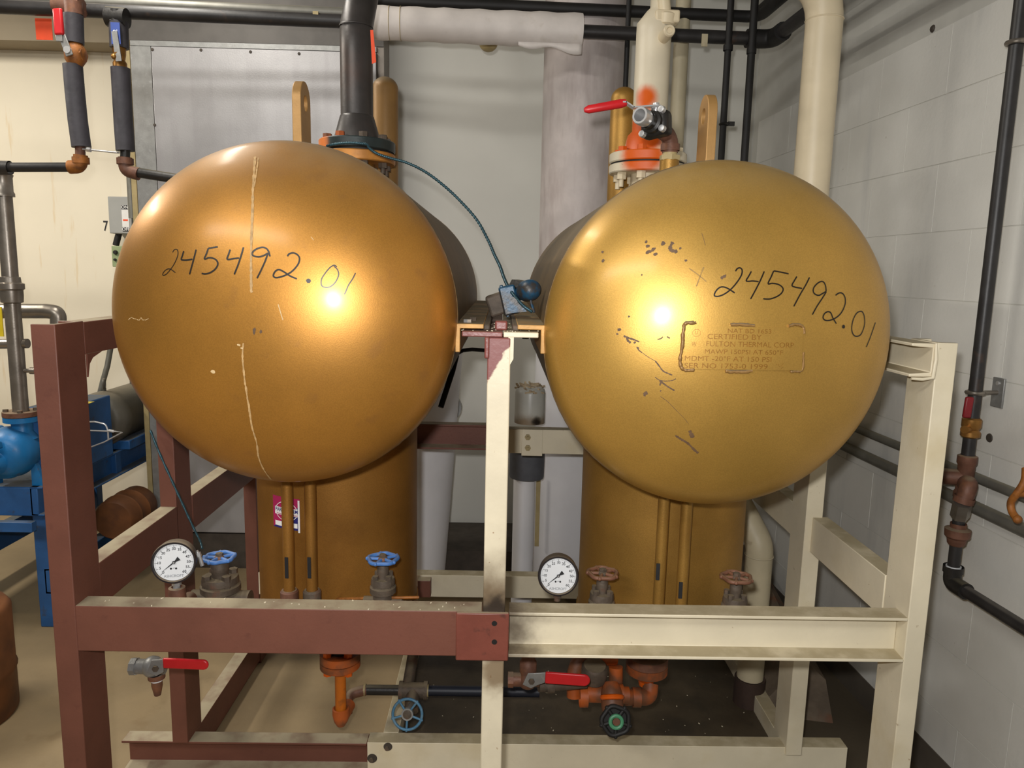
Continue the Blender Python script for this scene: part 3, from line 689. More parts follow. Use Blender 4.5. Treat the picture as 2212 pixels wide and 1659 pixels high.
for i in range(8):
    a = PI/8+i*PI/4; p = V((X+r*.78*math.cos(a), Y+r*.78*math.sin(a), zu1))
    part('bolt', boltg(p, (0,0,1), .0135, .015), 'orange_d' if math.cos(a) < -.3 else 'iron', uf)
# right
X, Y, r, zu0, zu1, zl0, zl1 = FL['R']
oc = V(P(1385,330,Y-r))
spray = [dict(m='sphere', c=tuple(oc), r0=.045, r1=.085, n=.03, sc=20, col=(222,94,8))]
creamspray = M('cream_flange_sprayed', (226,214,188), .42, 0, .05, 10, .0003, 80, layers=spray+[dict(m='noise', sc=50, lo=.7, hi=.74, col=(90,70,50), s=.6)])
part('nozzle', G().cyl((X,Y,R_.c.z+R_.a-.05), (X,Y,zl0+.004), .05, n=28), 'cream', R_.root)
fl = part('flange', flange_g((X,Y,zl0), r, zl1-zl0, .03), creamspray, R_.root)
for i in range(8):
    a = PI/8+i*PI/4; p = V((X+r*.78*math.cos(a), Y+r*.78*math.sin(a), zl0))
    part('nut', boltg(p, (0,0,-1), .0150, .020, .022), 'cream', fl)
ris = root('cream_riser_pipe', (X,Y,zl1+.002), 'cream riser pipe with orange spray paint, flanged onto the right tank', 'pipe')
pj = lambda y: P(1400, y, Y).z
r1 = 36/FPX*Y*.985
o2 = P(1392, 210, Y-r1)
o3 = P(1385, 285, Y-r1)
pmat = M('cream_pipe_sprayed', (226,214,188), .4, 0, .05, 10, .0003, 80, layers=[dict(m='sphere', c=tuple(o2), r0=.018, r1=.05, n=.02, sc=20, col=(222,94,8)), dict(m='sphere', c=tuple(o3), r0=.055, r1=.09, n=.02, sc=20, col=(214,88,8))])
part('pipe', G().tube([V((X,Y,zu1)), V((X,Y,pj(295))), V((X,Y,pj(285))), V((X,Y,pj(72))), V((X,Y,pj(58))), V((X+.008,Y,pj(30))), V((X+.012,Y,pj(18))), V((X+.012,Y,3.19))], [r1*1.5, r1*1.25, r1, r1, r1, r1*.62, r1*.5, r1*.5], 28), pmat, ris, sharp=60)
uf = part('flange', flange_g((X,Y,zu0), r, zu1-zu0, .03), creamspray, ris)
part('gasket', G().lathe([(.03,0),(r*.95,0),(r*.95,zu0-zl1),(.03,zu0-zl1)], (X,Y,zl1), (0,0,1), 32), 'blackmatt', ris)
for i in range(8):
    a = PI/8+i*PI/4; p = V((X+r*.78*math.cos(a), Y+r*.78*math.sin(a), zu1))
    part('bolt', boltg(p, (0,0,1), .0140, .016), 'orange' if (math.cos(a) < .3 and math.sin(a) < .5) else 'cream', uf)
# small side fitting near the top of the cream riser
tee = V(P(1437,38,Y-.02))
part('side_fitting', G().lathe([(.020,0),(.026,.004),(.026,.03),(.02,.034)], P(1438,55,Y-.03), (.05,-.1,1), 20), 'cream', ris)
p = P(1430,85,Y-.03); q = P(1446,66,Y-.11)
part('plug', G().cyl(p, q, .017, n=20).torus(q, q-p, .012, .005, 20, 6), 'cream', ris)
part('side_tee', G().obox(P(1440,38,Y-.03), (1,0,0), (0,1,0), (0,.0,1), .036, .02, .018).cyl(P(1437,30,Y-.03), P(1430,-40,Y-.03), .018, n=16), 'cream', ris, bevel=.006)

# brass-and-steel ball valve with long red lever, on a nipple on the right tank
Yv = 1.90
base = P(1446, 352, Yv)
bv = root('ball_valve', (base.x, base.y, R_.c.z+math.sqrt(R_.a**2-(base.x-R_.c.x)**2)), 'black three-piece ball valve with long red lever, above the right tank', 'valve')
zt = org(bv).z
part('boss', G().lathe([(.024,-.03),(.024,P(1446,345,Yv).z-zt-.002),(.020,P(1446,343,Yv).z-zt)], (base.x,Yv,zt), (0,0,1), 24), 'gold_vr', bv)
part('hex_bushing', G().hexn((base.x,Yv,P(1446,347,Yv).z), (base.x,Yv,P(1446,336,Yv).z), .026).cyl((base.x,Yv,P(1446,336,Yv).z), (base.x,Yv,P(1446,327,Yv).z), .018), 'ctan', bv)
el = P(1436, 305, Yv)
part('elbow', G().tube([(base.x,Yv,P(1446,330,Yv).z), (base.x,Yv,P(1446,308,Yv).z), P(1443,292,Yv-.005), P(1425,280,Yv-.03)], .0195, 16, fil=.02).lathe([(.0235,0),(.0235,.016)], (base.x,Yv,P(1446,326,Yv).z), (0,0,1), 18), 'malleable', bv)
ax = (P(1388,252,Yv-.10)-P(1432,278,Yv-.02)).normalized()
vc = P(1418, 270, Yv-.05)
uu, vv, _ = basis(ax)
upv = (V((0,0,1))-ax*ax.z).normalized(); sdv = upv.cross(ax)
upr = (upv*math.cos(-.13)+sdv*math.sin(-.13)); sdr = upr.cross(ax)
body = part('valve_body', G().obox(vc, sdr, upr, ax, .036, .030, .020), 'darkiron', bv, bevel=.012)
part('end_cap', G().lathe([(.026,.018),(.026,.030),(.018,.034),(.021,.036),(.021,.052)], vc, ax, 24), 'darkiron', bv)
part('threaded_nose', G().lathe([(.0185,.052),(.0205,.058),(.0205,.080),(.0190,.084),(.0145,.084),(.0145,.03),(0,.03)], vc, ax, 28), 'chrome', bv)
bl = G()
for a, b_ in ((-.7,-.75),(.75,-.7),(.75,.8),(-.75,.8)):
    c = vc+sdr*.036*a+upr*.030*b_; part('bolt', G().lathe([(0,.031),(.0075,.030),(.0085,.024),(.0085,.019)], c, ax, 14), 'chrome', bv)
st0 = vc+upr*.028
part('stem', G().cyl(st0, st0+upr*.024, .008, n=12).hexn(st0+upr*.010, st0+upr*.018, .013), 'chrome', bv)
h0 = P(1408,232,Yv-.05); h1 = P(1368,233,Yv-.05); h2 = P(1352,222,Yv-.05); h3 = P(1262,238,Yv-.06)
hg = G()
for a, b_ in ((P(1420,229,Yv-.05),h1),(h1,h2),(h2,P(1345,222,Yv-.05))):
    d = (b_-a); hg.obox((a+b_)/2, d, (0,1,0), d.cross(V((0,1,0))), d.length/2+.001, .011, .0017)
lev = part('lever', hg, 'chrome', bv)
d = h3-h2
part('grip', G().tube([h2+d*.0, h2+d*.12, h2+d*.9, h3], [.0085,.0105,.0095,.005], 14), 'red', lev)

# ---------------------------------------------------------------- frames of rolled channel
FT, FB = .777, .674                      # cross beam top and bottom
fb = root('tank_stand', (-.6,1.9,0), 'dark brown painted channel-steel frame carrying the left tank', 'stand', 'welded tank stands')
fg = root('tank_stand', (.5,1.9,0), 'cream painted channel-steel frame carrying the right tank', 'stand', 'welded tank stands')
def bx(a, b): return G().box(a, b)
BV = .003
# posts: web towards the middle of the frame, flanges outwards
def post(parent, mat, xin, w_, yf, dep, z0, z1):
    s = -1 if xin < 0 else 1
    part('post', chan((xin, yf+dep/2, z0), (xin, yf+dep/2, z1), dep, w_, (s,0,0), (0,1,0), .009, .012), mat, parent, bevel=.002)
post(fb, 'brown', -.892, .049, 1.49, .103, 0, 1.375)
post(fb, 'brown', -.893, .045, 1.994, .10, .1115, 1.36)
post(fb, 'brown', -.890, .045, 2.64, .10, 0, 1.36)
XR = P(1999,999,1.49).x
post(fg, 'beige', XR, .935-XR, 1.49, .103, 0, 1.375)
post(fg, 'beige', .872, .048, 1.993, .10, .094, 1.36)
post(fg, 'beige', .880, .048, 2.64, .10, 0, 1.36)
# middle post and its head
pz = lambda y: P(1075, y, 1.49).z
zt = pz(717); zt_seat = zt
part('post', G().box((-.026,1.49,0),(.021,1.585,zt_seat-.0115)), 'post', fg, bevel=.003)
pz = lambda y: P(1075, y, 1.49).z
part('head_plate', G().box((-.032,1.486,pz(775)),(-.022,1.55,pz(728))), 'brown_gloss', fg, bevel=.003)
part('head_plate', G().prism([(.016,pz(728)),(.027,pz(728)),(.027,pz(775)),(.019,pz(790)),(.016,pz(790))], (0,1.586,0), (1,0,0), (0,0,1), .095), 'beige', fg)
part('seat_plate', G().box((P(998,716,1.5).x,1.492,zt-.011),(.004,2.74,zt)), 'brown_gloss', fb, bevel=.002)
part('seat_plate', G().box((.006,1.492,zt-.011),(P(1163,725,1.5).x,2.74,zt)), 'beige', fg, bevel=.002)
part('stop_block', G().box((-.012,1.53,zt),(.014,1.56,zt+.020)), 'brown_gloss', fb, bevel=.004)
part('edge_bar', G().box((-.036,1.52,zt),(-.022,2.74,zt+.012)), 'iron', fb, bevel=.003)
part('edge_bar', G().box((.024,1.52,zt),(.038,2.74,zt+.012)), 'iron', fg, bevel=.003)
# tank clips (angle irons welded to the tanks, resting on the seat plates)
for T, s in ((L_, 1), (R_, -1)):
    xe = T.c.x+s*(T.a-.004); zc = zt+.0
    g = G()
    if s > 0: poly = [(0,-.045),(.010,-.045),(.010,.004),(.058,.004),(.058,.014),(0,.014)]
    else: poly = [(0,-.045),(0,.014),(-.058,.014),(-.058,.004),(-.010,.004),(-.010,-.045)]
    part('support_clip', G().prism([(a, b_) for a, b_ in poly], (xe,2.70,zc), (1,0,0), (0,0,1), 1.19), 'gold_clip', T.root, bevel=.0015)
part('clip_bolt', boltg((P(1010,683,1.55).x,1.55,zt+.014), (0,0,1), .009, .006), 'chrome', fb)
part('clip_bolt', boltg((P(1022,676,1.6).x,1.6,zt+.014), (0,0,1), .008, .008), 'iron', fb)
part('clip_bolt', boltg((P(1135,735,1.56).x,1.56,zt-.011), (0,0,-1), .008, .008), 'blackmatt', fg)
# front cross beams
part('front_beam', chan((-.895,1.492,(FT+FB)/2), (-.028,1.492,(FT+FB)/2), FT-FB, .05, (0,1,0), (0,0,1)), 'brown', fb, bevel=.002)
pe = V(P(985,1325,1.48))
part('end_plate', G().box((P(985,1330,1.48).x,1.480,FB-.004),(.030,1.4915,FT+.002)), 'brown_end', fb, bevel=.003)
for y in (1347, 1387): part('bolt_hole', G().cyl(P(1068,y,1.4798), P(1068,y,1.4798)+V((0,.001,0)), .006, n=14), 'blackmatt', fb)
part('front_beam', chan((.030,1.541,(FT+FB)/2), (XR,1.541,(FT+FB)/2), FT-FB, .051, (0,-1,0), (0,0,1), .010, .009), 'beige_burn', fg, bevel=.0015)
# top rails running back
part('top_rail', chan((-.892,1.593,1.338), (-.892,2.74,1.338), .070, .05, (-1,0,0), (0,0,1)), 'brown', fb, bevel=.002)
part('top_rail', chan((XR-.001,1.494,1.338), (XR-.001,2.74,1.338), .070, .050, (-1,0,0), (0,0,1), .006, .008), 'beige', fg, bevel=.002)
part('corner_gusset', G().prism([(0,0),(.06,0),(.022,-.010),(.008,-.022),(0,-.05)], (-.8925,1.593,1.304), (0,1,0), (0,0,1), .004), 'brown', fb)
part('weld_bead', G().tube([V((XR-.003,1.492,1.373)), V((XR-.002,1.489,1.34)), V((XR-.003,1.491,1.302)), V((XR-.025,1.491,1.299)), V((XR-.047,1.492,1.300))], [.003,.004,.0045,.004,.003], 8), 'beige', fg, sharp=80)
# lower side rails
for y0, y1 in ((1.593,2.0),(2.10,2.64)):
    part('side_rail', chan((-.893,y0,.780), (-.893,y1,.780), .102, .046, (-1,0,0), (0,0,1)), 'brown', fb, bevel=.002)
    part('side_rail', chan((.8915,y0,.780), (.8915,y1,.780), .102, .046, (1,0,0), (0,0,1)), 'beige', fg, bevel=.002)
# rear cross beams
zr0, zr1 = P(1015,972,2.64).z, P(1015,918,2.64).z
part('rear_beam', chan((-.89,2.69,(zr0+zr1)/2), (.02,2.69,(zr0+zr1)/2), zr1-zr0, .05, (0,-1,0), (0,0,1)), 'brown', fb, bevel=.0015)
zr0, zr1 = P(1140,980,2.64).z, P(1140,928,2.64).z
part('rear_beam', chan((.02,2.642,(zr0+zr1)/2), (.88,2.642,(zr0+zr1)/2), zr1-zr0, .05, (0,1,0), (0,0,1)), 'beige', fg, bevel=.0015)
part('splice_plate', G().box((P(1127,955,2.63).x,2.632,zr0-.006),(P(1172,955,2.63).x,2.641,zr1+.002)), 'beige', fg, bevel=.001)
for y in (944, 967): part('bolt', boltg(P(1140,y,2.632), (0,-1,0), .011, .010, .008), 'ctan', fg)
# low rear rail seen between the jackets
zr0, zr1 = P(980,1290,2.64).z, P(980,1243,2.64).z
part('low_rear_rail', chan((-.89,2.64,(zr0+zr1)/2), (.88,2.64,(zr0+zr1)/2), zr1-zr0, .05, (0,1,0), (0,0,1)), 'beige', fg, bevel=.0015)
a = P(903,1250,2.62); b_ = P(931,1286,2.62)
part('end_bracket', G().box((a.x,2.60,b_.z),(b_.x,2.638,a.z)), 'brown', fb, bevel=.002)
# base skids
part('base_beam', chan((-1.09,2.05,.062), (-.372,2.05,.062), .10, .05, (0,-1,0), (0,0,1)), 'brown', fb, bevel=.0015)
part('base_rail', chan((-.893,2.05,.062), (-.893,2.64,.062), .10, .046, (-1,0,0), (0,0,1)), 'brown', fb, bevel=.0015)
part('base_beam', chan((-.370,2.0,.063), (1.06,2.0,.063), .106, .05, (0,1,0), (0,0,1)), 'beige', fg, bevel=.0015)
part('base_rail', chan((-.285,2.05,.063), (-.285,2.64,.063), .106, .045, (-1,0,0), (0,0,1)), 'beige', fg, bevel=.0015)
part('base_rail', chan((.873,2.05,.063), (.873,2.64,.063), .106, .046, (1,0,0), (0,0,1)), 'beige', fg, bevel=.0015)
for px, py, rr in ((838,1613,.013),(804,1638,.0145)):
    c = P(px, py, 1.9995); ho = part('bolt_hole', G().cyl(c, c+V((0,-.0008,0)), rr, n=20), 'dull_dark', fg)
    part('bolt_shank', G().cyl(c+V((-.003,0,-.005)), c+V((-.003,-.004,-.005)), rr*.5, n=12), 'iron', fg)
top('drip_pan', G().box((-.283,2.052,.055),(.872,2.638,.062)), 'pan', 'dark oily steel drip pan lying inside the cream frame base', 'drip pan')
# brown corner plate sticking out under the cross beam on the left post
for x0, y_, in ((P(258,1607,1.995).x, 1.99),):
    pass
# ---------------------------------------------------------------- pressure gauges
def gauge(px, py, Y, label, stem_mat, elbow_mat):
    c = P(px, py, Y); r = .0475; ax = V((-c.x*.35, -1, .10)).normalized()
    ux = ax.cross(V((0,0,1))).normalized()*-1; ux = V((0,0,1)).cross(ax).normalized()*-1
    ux = V((1,0,0)) - ax*ax.x; ux.normalize(); uz = ux.cross(ax)*-1
    if uz.z < 0: uz = -uz
    rt = root('pressure_gauge', (c.x, c.y, c.z-r), label, 'gauge', 'round dial pressure gauges')
    part('case', G().lathe([(0,-.036),(r*.94,-.036),(r*.97,-.030),(r*.97,-.004),(r*1.02,-.002),(r*1.03,.003),(r*1.0,.008),(r*.93,.008),(r*.90,.002),(r*.80,.0015),(0,.0015)], c, ax, 48), 'gcase', rt)
    f = c+ax*.0026
    dl = part('dial', G().lathe([(0,0),(r*.885,0)], f, ax, 48), 'dialwhite', rt)
    if dl.data.polygons[0].normal.dot(ax) < 0: dl.data.flip_normals()
    pr = G()
    def put(s, x, y, h, bold=0):
        vs, fs = text2d(s, h*1.35, bold); k = len(pr.v)
        pr.v += [f+ax*.0006+ux*(x+a)+uz*(y+b_) for a, b_ in vs]; pr.f += [tuple(k+i for i in q) for q in fs]
    for i in range(61):
        a = math.radians(225-270*i/60); L = r*(.15 if i % 10 == 0 else .11 if i % 5 == 0 else .06)
        d = ux*math.cos(a)+uz*math.sin(a); s = ax.cross(d); w_ = .00045 if i % 5 == 0 else .0002; k = len(pr.v)
        pr.v += [f+ax*.0006+d*(r*.86)+s*w_, f+ax*.0006+d*(r*.86)-s*w_, f+ax*.0006+d*(r*.86-L)-s*w_, f+ax*.0006+d*(r*.86-L)+s*w_]; pr.f.append((k,k+1,k+2,k+3))
        if i % 5 == 0: put(str(i), r*.66*math.cos(a), r*.66*math.sin(a), r*.135, .0001)
    put('psi', 0, -r*.27, r*.06)
    part('dial_print', pr, 'print', dl)
    pr = G(); put('ASHCROFT', 0, -r*.66, r*.13, .0001); part('maker_lettering', pr, 'greyprint', dl)
    ndl = G(); a = math.radians(219); d = ux*math.cos(a)+uz*math.sin(a); s = ax.cross(d)
    o = f+ax*.0018
    ndl.add([o+d*r*.74, o+s*.0016, o-d*r*.10+s*.0020, o-d*r*.30+s*r*.11, o-d*r*.30-s*r*.11, o-d*r*.10-s*.0020, o-s*.0016], [(0,1,2,5,6),(2,3,4,5)])
    ndl.lathe([(0,.0016),(r*.075,.0016),(r*.08,0)], o, ax, 16)
    part('needle', ndl, 'print', rt)
    part('pivot', G().lathe([(0,.0024),(r*.045,.0024),(r*.045,.001)], o, ax, 14), 'chrome', rt)
    for sx in (-.13,.10):
        part('screw', G().lathe([(0,.001),(.0022,.001),(.0022,0)], f+ux*r*sx-uz*r*.30, ax, 10), 'print', rt)
    part('stem', G().cyl(c-ax*.018-V((0,0,r*.95)), c-ax*.018-V((0,0,r+.022)), .008, n=14).hexn(c-ax*.018-V((0,0,r+.004)), c-ax*.018-V((0,0,r+.014)), .0105), stem_mat, rt)
    if elbow_mat:
        q = c-ax*.018-V((0,0,r+.018))
        part('elbow', G().lathe([(.012,0),(.0185,-.002),(.0195,-.012),(.0195,-.03),(.016,-.034)], q, (0,0,1), 20).tube([q-V((0,0,.02)), q-V((0,0,.06)), q+V((.0,.07,-.06))], .0165, 14, fil=.03), elbow_mat, rt)
    return rt
gauge(376, 1214, 1.615, 'round white-faced pressure gauge above the brown cross beam', 'chrome', 'malleable')
gauge(1206, 1243, 1.665, 'round white-faced pressure gauge above the cream cross beam', 'iron', None)

# ---------------------------------------------------------------- valves with handwheels
def wheel(c, ax, R, rim, mat, hubmat, parent, lobes=5, spokes=5, scal=.06, nub=True):
    g = G(); wob = (lambda t: R*scal*math.cos(lobes*t)) if scal else None
    g.torus(c, ax, R, rim, 60, 8, wob)
    u, v, ax = basis(ax)
    for i in range(spokes):
        a = 2*PI*i/spokes+.3; d = u*math.cos(a)+v*math.sin(a); g.tube([c+d*R*.25, c+d*R], rim*.8, 8)
        if nub: g.ball(c+d*(R+rim*.6), rim*.95, 8)
    w_ = part('handwheel', g, mat, parent, sharp=60)
    part('hub', G().lathe([(0,R*.16),(R*.16,R*.16),(R*.30,R*.10),(R*.34,0),(R*.34,-R*.08),(R*.2,-R*.14),(0,-R*.14)], c, ax, 20), hubmat, w_)
    return w_
def gate_valve(px, py, Y, R, wmat, hmat, bmat, label, lobes=5, depth=.15, big=1.0, tilt=0):
    c = P(px, py, Y); rt = root('gate_valve', (c.x, c.y, c.z-depth), label, 'valve')
    wheel(c, (tilt,0,1), R, R*.155, wmat, hmat, rt, lobes)
    b = big
    part('stem', G().cyl(c-V((0,0,.03)), c+V((0,0,.012)), .006, n=12).hexn(c+V((0,0,.005)), c+V((0,0,.011)), .009), 'iron', rt)
    part('yoke', G().lathe([(0,-.07),(.017*b,-.07),(.015*b,-.04),(.0165*b,-.034),(.0165*b,-.020),(.012*b,-.012),(0,-.012)], c, (0,0,1), 16), bmat, rt)
    g = G()
    for i in range(4):
        a = PI/4+i*PI/2; q = c+V((math.cos(a)*.026*b, math.sin(a)*.026*b, -.038)); g.hexn(q, q-V((0,0,.04)), .0085*b)
    g.lathe([(0,-.048),(.032*b,-.048),(.034*b,-.056),(.034*b,-.064),(.030*b,-.066),(.037*b,-.070),(.037*b,-.084),(0,-.084)], c, (0,0,1), 24)
    part('bonnet', g, bmat, rt)
    part('body', G().lathe([(.026*b,-.084),(.029*b,-.10),(.029*b,-depth+.02),(.016*b,-depth),(0,-depth)], c, (0,0,1), 22).cyl(c+V((-.055*b,0,-.115)), c+V((.055*b,0,-.115)), .022*b, n=20), bmat, rt)
    return rt
gate_valve(474, 1204, 1.74, .034, 'blue_wheel', 'brown_wheel', 'iron', 'gate valve with blue handwheel beside the left pressure gauge', 6, big=1.3)
gate_valve(827, 1207, 1.70, .034, 'blue_wheel', 'brown_wheel', 'iron', 'gate valve with blue handwheel in front of the left vertical vessel', 5, big=.85)
gate_valve(1302, 1238, 1.66, .033, 'brown_wheel', 'iron', 'iron', 'gate valve with brown handwheel beside the right pressure gauge', 5, big=.85)
gate_valve(1591, 1247, 1.66, .033, 'brown_wheel', 'iron', 'iron', 'gate valve with brown handwheel in front of the cream elbow pipe', 5, big=.85)
# pieces around the left valve: rusty sheet, bright fitting, copper line
top('copper_line', G().tube([P(505,1255,1.76), P(515,1275,1.77), P(535,1300,1.78), P(560,1330,1.8)], .006, 8), 'rust', 'thin rusty line slanting down beside the blue-wheeled valve', 'pipe')
top('tube_fitting', G().tube([P(424,1190,1.66), P(432,1205,1.66), P(437,1222,1.66)], .0045, 10).hexn(P(427,1194,1.655), P(430,1202,1.655), .0065), 'chrome', 'bright tube fitting between left gauge and blue handwheel', 'fitting')
top('copper_line', G().tube([P(905,1290,1.70), P(860,1291,1.69), P(830,1291,1.70), P(770,1293,1.72), P(720,1294,1.76)], .0035, 8), 'rust', 'thin copper line along the foot of the left vessel', 'pipe')

# lower valves below the cross beam
def lever_valve(pc, Y, px_grip0, px_grip1, wpx, label, bodymat, fitm, group='red lever valves under the beam'):
    c = P(pc[0], pc[1], Y); rt = root('lever_valve', (c.x, c.y, c.z-.05), label, 'valve', group)
    part('body', G().ball(c, .026, 16).cyl(c+V((-.04,0,0)), c+V((.03,0,0)), .018, n=16).lathe([(.021,0),(.021,.014)], c+V((-.052,0,0)), (1,0,0), 8), bodymat, rt)
    g0 = P(px_grip0[0], px_grip0[1], Y-.04); g1 = P(px_grip1[0], px_grip1[1], Y-.045); hw = wpx/2/FPX*Y
    d = (g1-g0); u = d.normalized(); v = V((0,-1,0)).cross(u); v = u.cross(V((0,1,0))).normalized()
    s = P(pc[0]+8, pc[1]+2, Y-.036)
    pl = G(); pl.prism([((s-g0).dot(u)-.022, (s-g0).dot(v)-.012), ((s-g0).dot(u), (s-g0).dot(v)-.021), ((s-g0).dot(u)+.018, (s-g0).dot(v)-.010), (0,-hw*.9), (0,hw*.9), ((s-g0).dot(u)+.012,(s-g0).dot(v)+.022), ((s-g0).dot(u)-.010,(s-g0).dot(v)+.020)], g0+V((0,.004,0)), u, v, .004)
    lv = part('lever', pl, 'galv', rt, bevel=.001)
    L = d.length; gp = [(0,-hw),(L-hw,-hw)]+[(L-hw+hw*math.cos(a), hw*math.sin(a)) for a in [(-80+i*20)*PI/180 for i in range(9)]]+[(L-hw,hw),(0,hw)]
    part('grip', G().prism(gp, g0+V((0,.006,0)), u, v, .008), 'red', lv, bevel=.003)
    part('stem_nut', G().hexn(s+V((0,-.001,0)), s+V((0,-.008,0)), .008).cyl(s+V((0,.03,0)), s, .009, n=12), fitm, rt)
    return rt, c
rt, c = lever_valve((330,1440), 1.70, (352,1433), (450,1437), 24, 'ball valve with red lever under the brown beam', 'galv', 'iron')
part('drain_nipple', G().lathe([(.020,-.018),(.020,-.03),(.013,-.034),(.013,-.05),(.008,-.075),(0,-.075)], c+V((.008,0,0)), (0,0,1), 16), 'malleable', rt)
part('thread_ring', G().lathe([(.0135,-.033),(.0145,-.033),(.0145,-.036),(.0135,-.036)], c+V((.008,0,0)), (0,0,1), 18), 'dialwhite', rt)
rt, c = lever_valve((1140,1468), 1.80, (1178,1464), (1275,1471), 28, 'ball valve with red lever under the cream beam', 'malleable', 'iron')
part('upper_nipple', G().lathe([(.016,.02),(.0225,.024),(.0225,.05),(.018,.056),(.018,.09)], c+V((0,0,0)), (0,0,1), 18), 'malleable', rt)
part('pipe_to_manifold', G().cyl(c+V((.03,.02,-.03)), c+V((.16,.05,-.035)), .016, n=16).lathe([(.0195,0),(.0195,.02)], c+V((.05,.02,-.03)), (1,.2,0), 16), 'iron', rt)

# left vessel outlet with flange and orange drain
vx, vy = L_.v[0], L_.v[1]; Yd = vy
of = root('drain_outlet', (vx, Yd, .06), 'orange drain pipe hanging from a bolted flange under the left vessel', 'pipe')
rfl = 46/FPX*Yd
xo = P(735,1440,Yd).x
zf = P(735,1446,Yd-rfl).z; zf2 = P(735,1462,Yd-rfl).z
part('neck', G().cyl((xo,Yd,.62), (xo,Yd,zf+.004), .03, n=20), 'darkiron', of)
part('upper_flange', G().lathe([(.02,.022),(rfl,.022),(rfl,0),(.02,0)], (xo,Yd,zf), (0,0,1), 36), 'orange_d', of)
part('lower_flange', G().lathe([(.02,0),(rfl,0),(rfl,-.018),(.02,-.018)], (xo,Yd,zf-.003), (0,0,1), 36), 'orange_d', of)
for i in range(4):
    a = PI/4+i*PI/2; q = V((xo+rfl*.72*math.cos(a), Yd+rfl*.72*math.sin(a), zf-.02))
    part('bolt', G().hexn(q, q-V((0,0,.014)), .012).hexn(q+V((0,0,.042)), q+V((0,0,.055)), .012), 'orange', of)
zb = P(735,1562,Yd).z
part('drop_pipe', G().lathe([(.030,0),(.026,-.02),(.0155,-.03),(.0155,zb+.05-zf)], (xo,Yd,zf-.018), (0,0,1), 20), 'orange_pipe', of)
part('elbow', G().lathe([(.020,.02),(.024,.018),(.024,0),(.02,-.02),(.012,-.034),(0,-.036)], (xo,Yd,zb+.028), (0,0,1), 20).cyl((xo,Yd,zb+.015), (xo+.01,Yd+.06,zb+.02), .02, n=18), 'orange_d', of)
# low manifold pipe behind
man = root('manifold_pipe', (P(880,1490,2.1).x,2.1,.1), 'dark low manifold pipe with a tee, running behind the middle post', 'pipe')
a = P(745,1500,2.06); b_ = P(825,1490,2.12); z_ = P(850,1491,2.12).z
xa, xb = P(790,1491,2.12).x, P(1165,1491,2.12).x
part('elbow', G().tube([P(750,1540,2.05), P(752,1500,2.10), (xa,2.12,z_)], .016, 14, fil=.03), 'malleable', man)
part('pipe', G().cyl((xa,2.12,z_), (P(868,1491,2.12).x,2.12,z_), .0155, n=18), 'darkiron', man)
part('pipe', G().cyl((P(920,1491,2.12).x,2.12,z_), (xb,2.12,z_), .0155, n=18), 'dot', man)
tx = P(893,1491,2.12).x
part('tee', G().cyl((tx-.042,2.12,z_), (tx+.042,2.12,z_), .024, n=18).lathe([(.028,0),(.028,.012)], (tx-.044,2.12,z_), (1,0,0), 16).lathe([(.028,0),(.028,.012)], (tx+.032,2.12,z_), (1,0,0), 16).cyl((tx,2.12,z_), (tx,2.06,z_-.03), .022, n=16).cyl((tx-.02,2.14,z_), (tx-.02,2.40,z_+.06), .018, n=14), 'iron', man)
for px in (788, 866, 924):
    x = P(px,1491,2.12).x; part('thread_ring', G().lathe([(.0165,-.003),(.0185,-.003),(.0185,.003),(.0165,.003)], (x,2.12,z_), (1,0,0), 18), 'ctan', man)
# blue wheel valve facing the camera
c = P(880,1543,1.95); rt = root('globe_valve', (c.x,c.y,c.z-.045), 'floor-level globe valve with worn blue spoked handwheel facing out', 'valve')
wheel(c, (-.05,-1,.28), .042, .0042, 'blue_wheel_d', 'iron', rt, 5, 5, .0)
part('stem', G().cyl(c, V((tx,2.08,z_-.02)), .010, n=12).lathe([(.012,-.012),(.017,-.01),(.017,.004),(.011,.004)], c, (-.05,-1,.28), 20), 'galv', rt)
# orange outlet cluster under the right vessel
orc = root('orange_manifold', (P(1330,1500,1.95).x,1.95,.08), 'orange-sprayed pipe fittings and flange under the right vessel', 'fitting')
Yo = 1.95; rr = 48/FPX*Yo; cf = P(1397,1440,Yo)
part('neck', G().cyl((cf.x,Yo,.60), (cf.x,Yo,cf.z), .03, n=20), 'malleable', orc)
part('upper_flange', G().lathe([(.02,.024),(rr,.024),(rr,0),(.02,0)], (cf.x,Yo,P(1397,1455,Yo-rr).z), (0,0,1), 36), 'malleable', orc)
part('lower_flange', G().lathe([(.02,0),(rr,0),(rr,-.024),(.02,-.024)], (cf.x,Yo,P(1397,1456,Yo-rr).z), (0,0,1), 36), 'orange_d', orc)
part('reducer', G().lathe([(rr*.85,0),(rr*.62,-.022),(.022,-.035),(.020,-.05)], (cf.x,Yo,P(1397,1468,Yo-rr).z), (0,0,1), 28), 'orange', orc)
e0 = P(1400,1490,Yo-.02); e1 = P(1392,1512,Yo-.03); e2 = P(1340,1506,Yo-.04)
part('elbow', G().tube([P(1405,1478,Yo-.01), P(1403,1506,Yo-.03), P(1352,1506,Yo-.05)], .0225, 16, fil=.035).lathe([(.027,0),(.027,.022)], P(1366,1506,Yo-.05), (1,0,.0), 16), 'orange_d', orc)
part('cross_tee', G().cyl(P(1268,1498,Yo-.06), P(1358,1502,Yo-.06), .023, n=18).lathe([(.029,0),(.029,.022)], P(1252,1504,Yo-.06), (1,0,0), 18).lathe([(.028,0),(.028,.02)], P(1330,1500,Yo-.06), (1,0,0), 18), 'orange_d', orc)
part('front_outlet', G().lathe([(.018,-.05),(.024,-.04),(.030,-.02),(.030,.018),(.026,.03),(0,.03)], P(1322,1515,Yo-.09), (.02,-.55,-.8), 22), 'orange_d', orc)
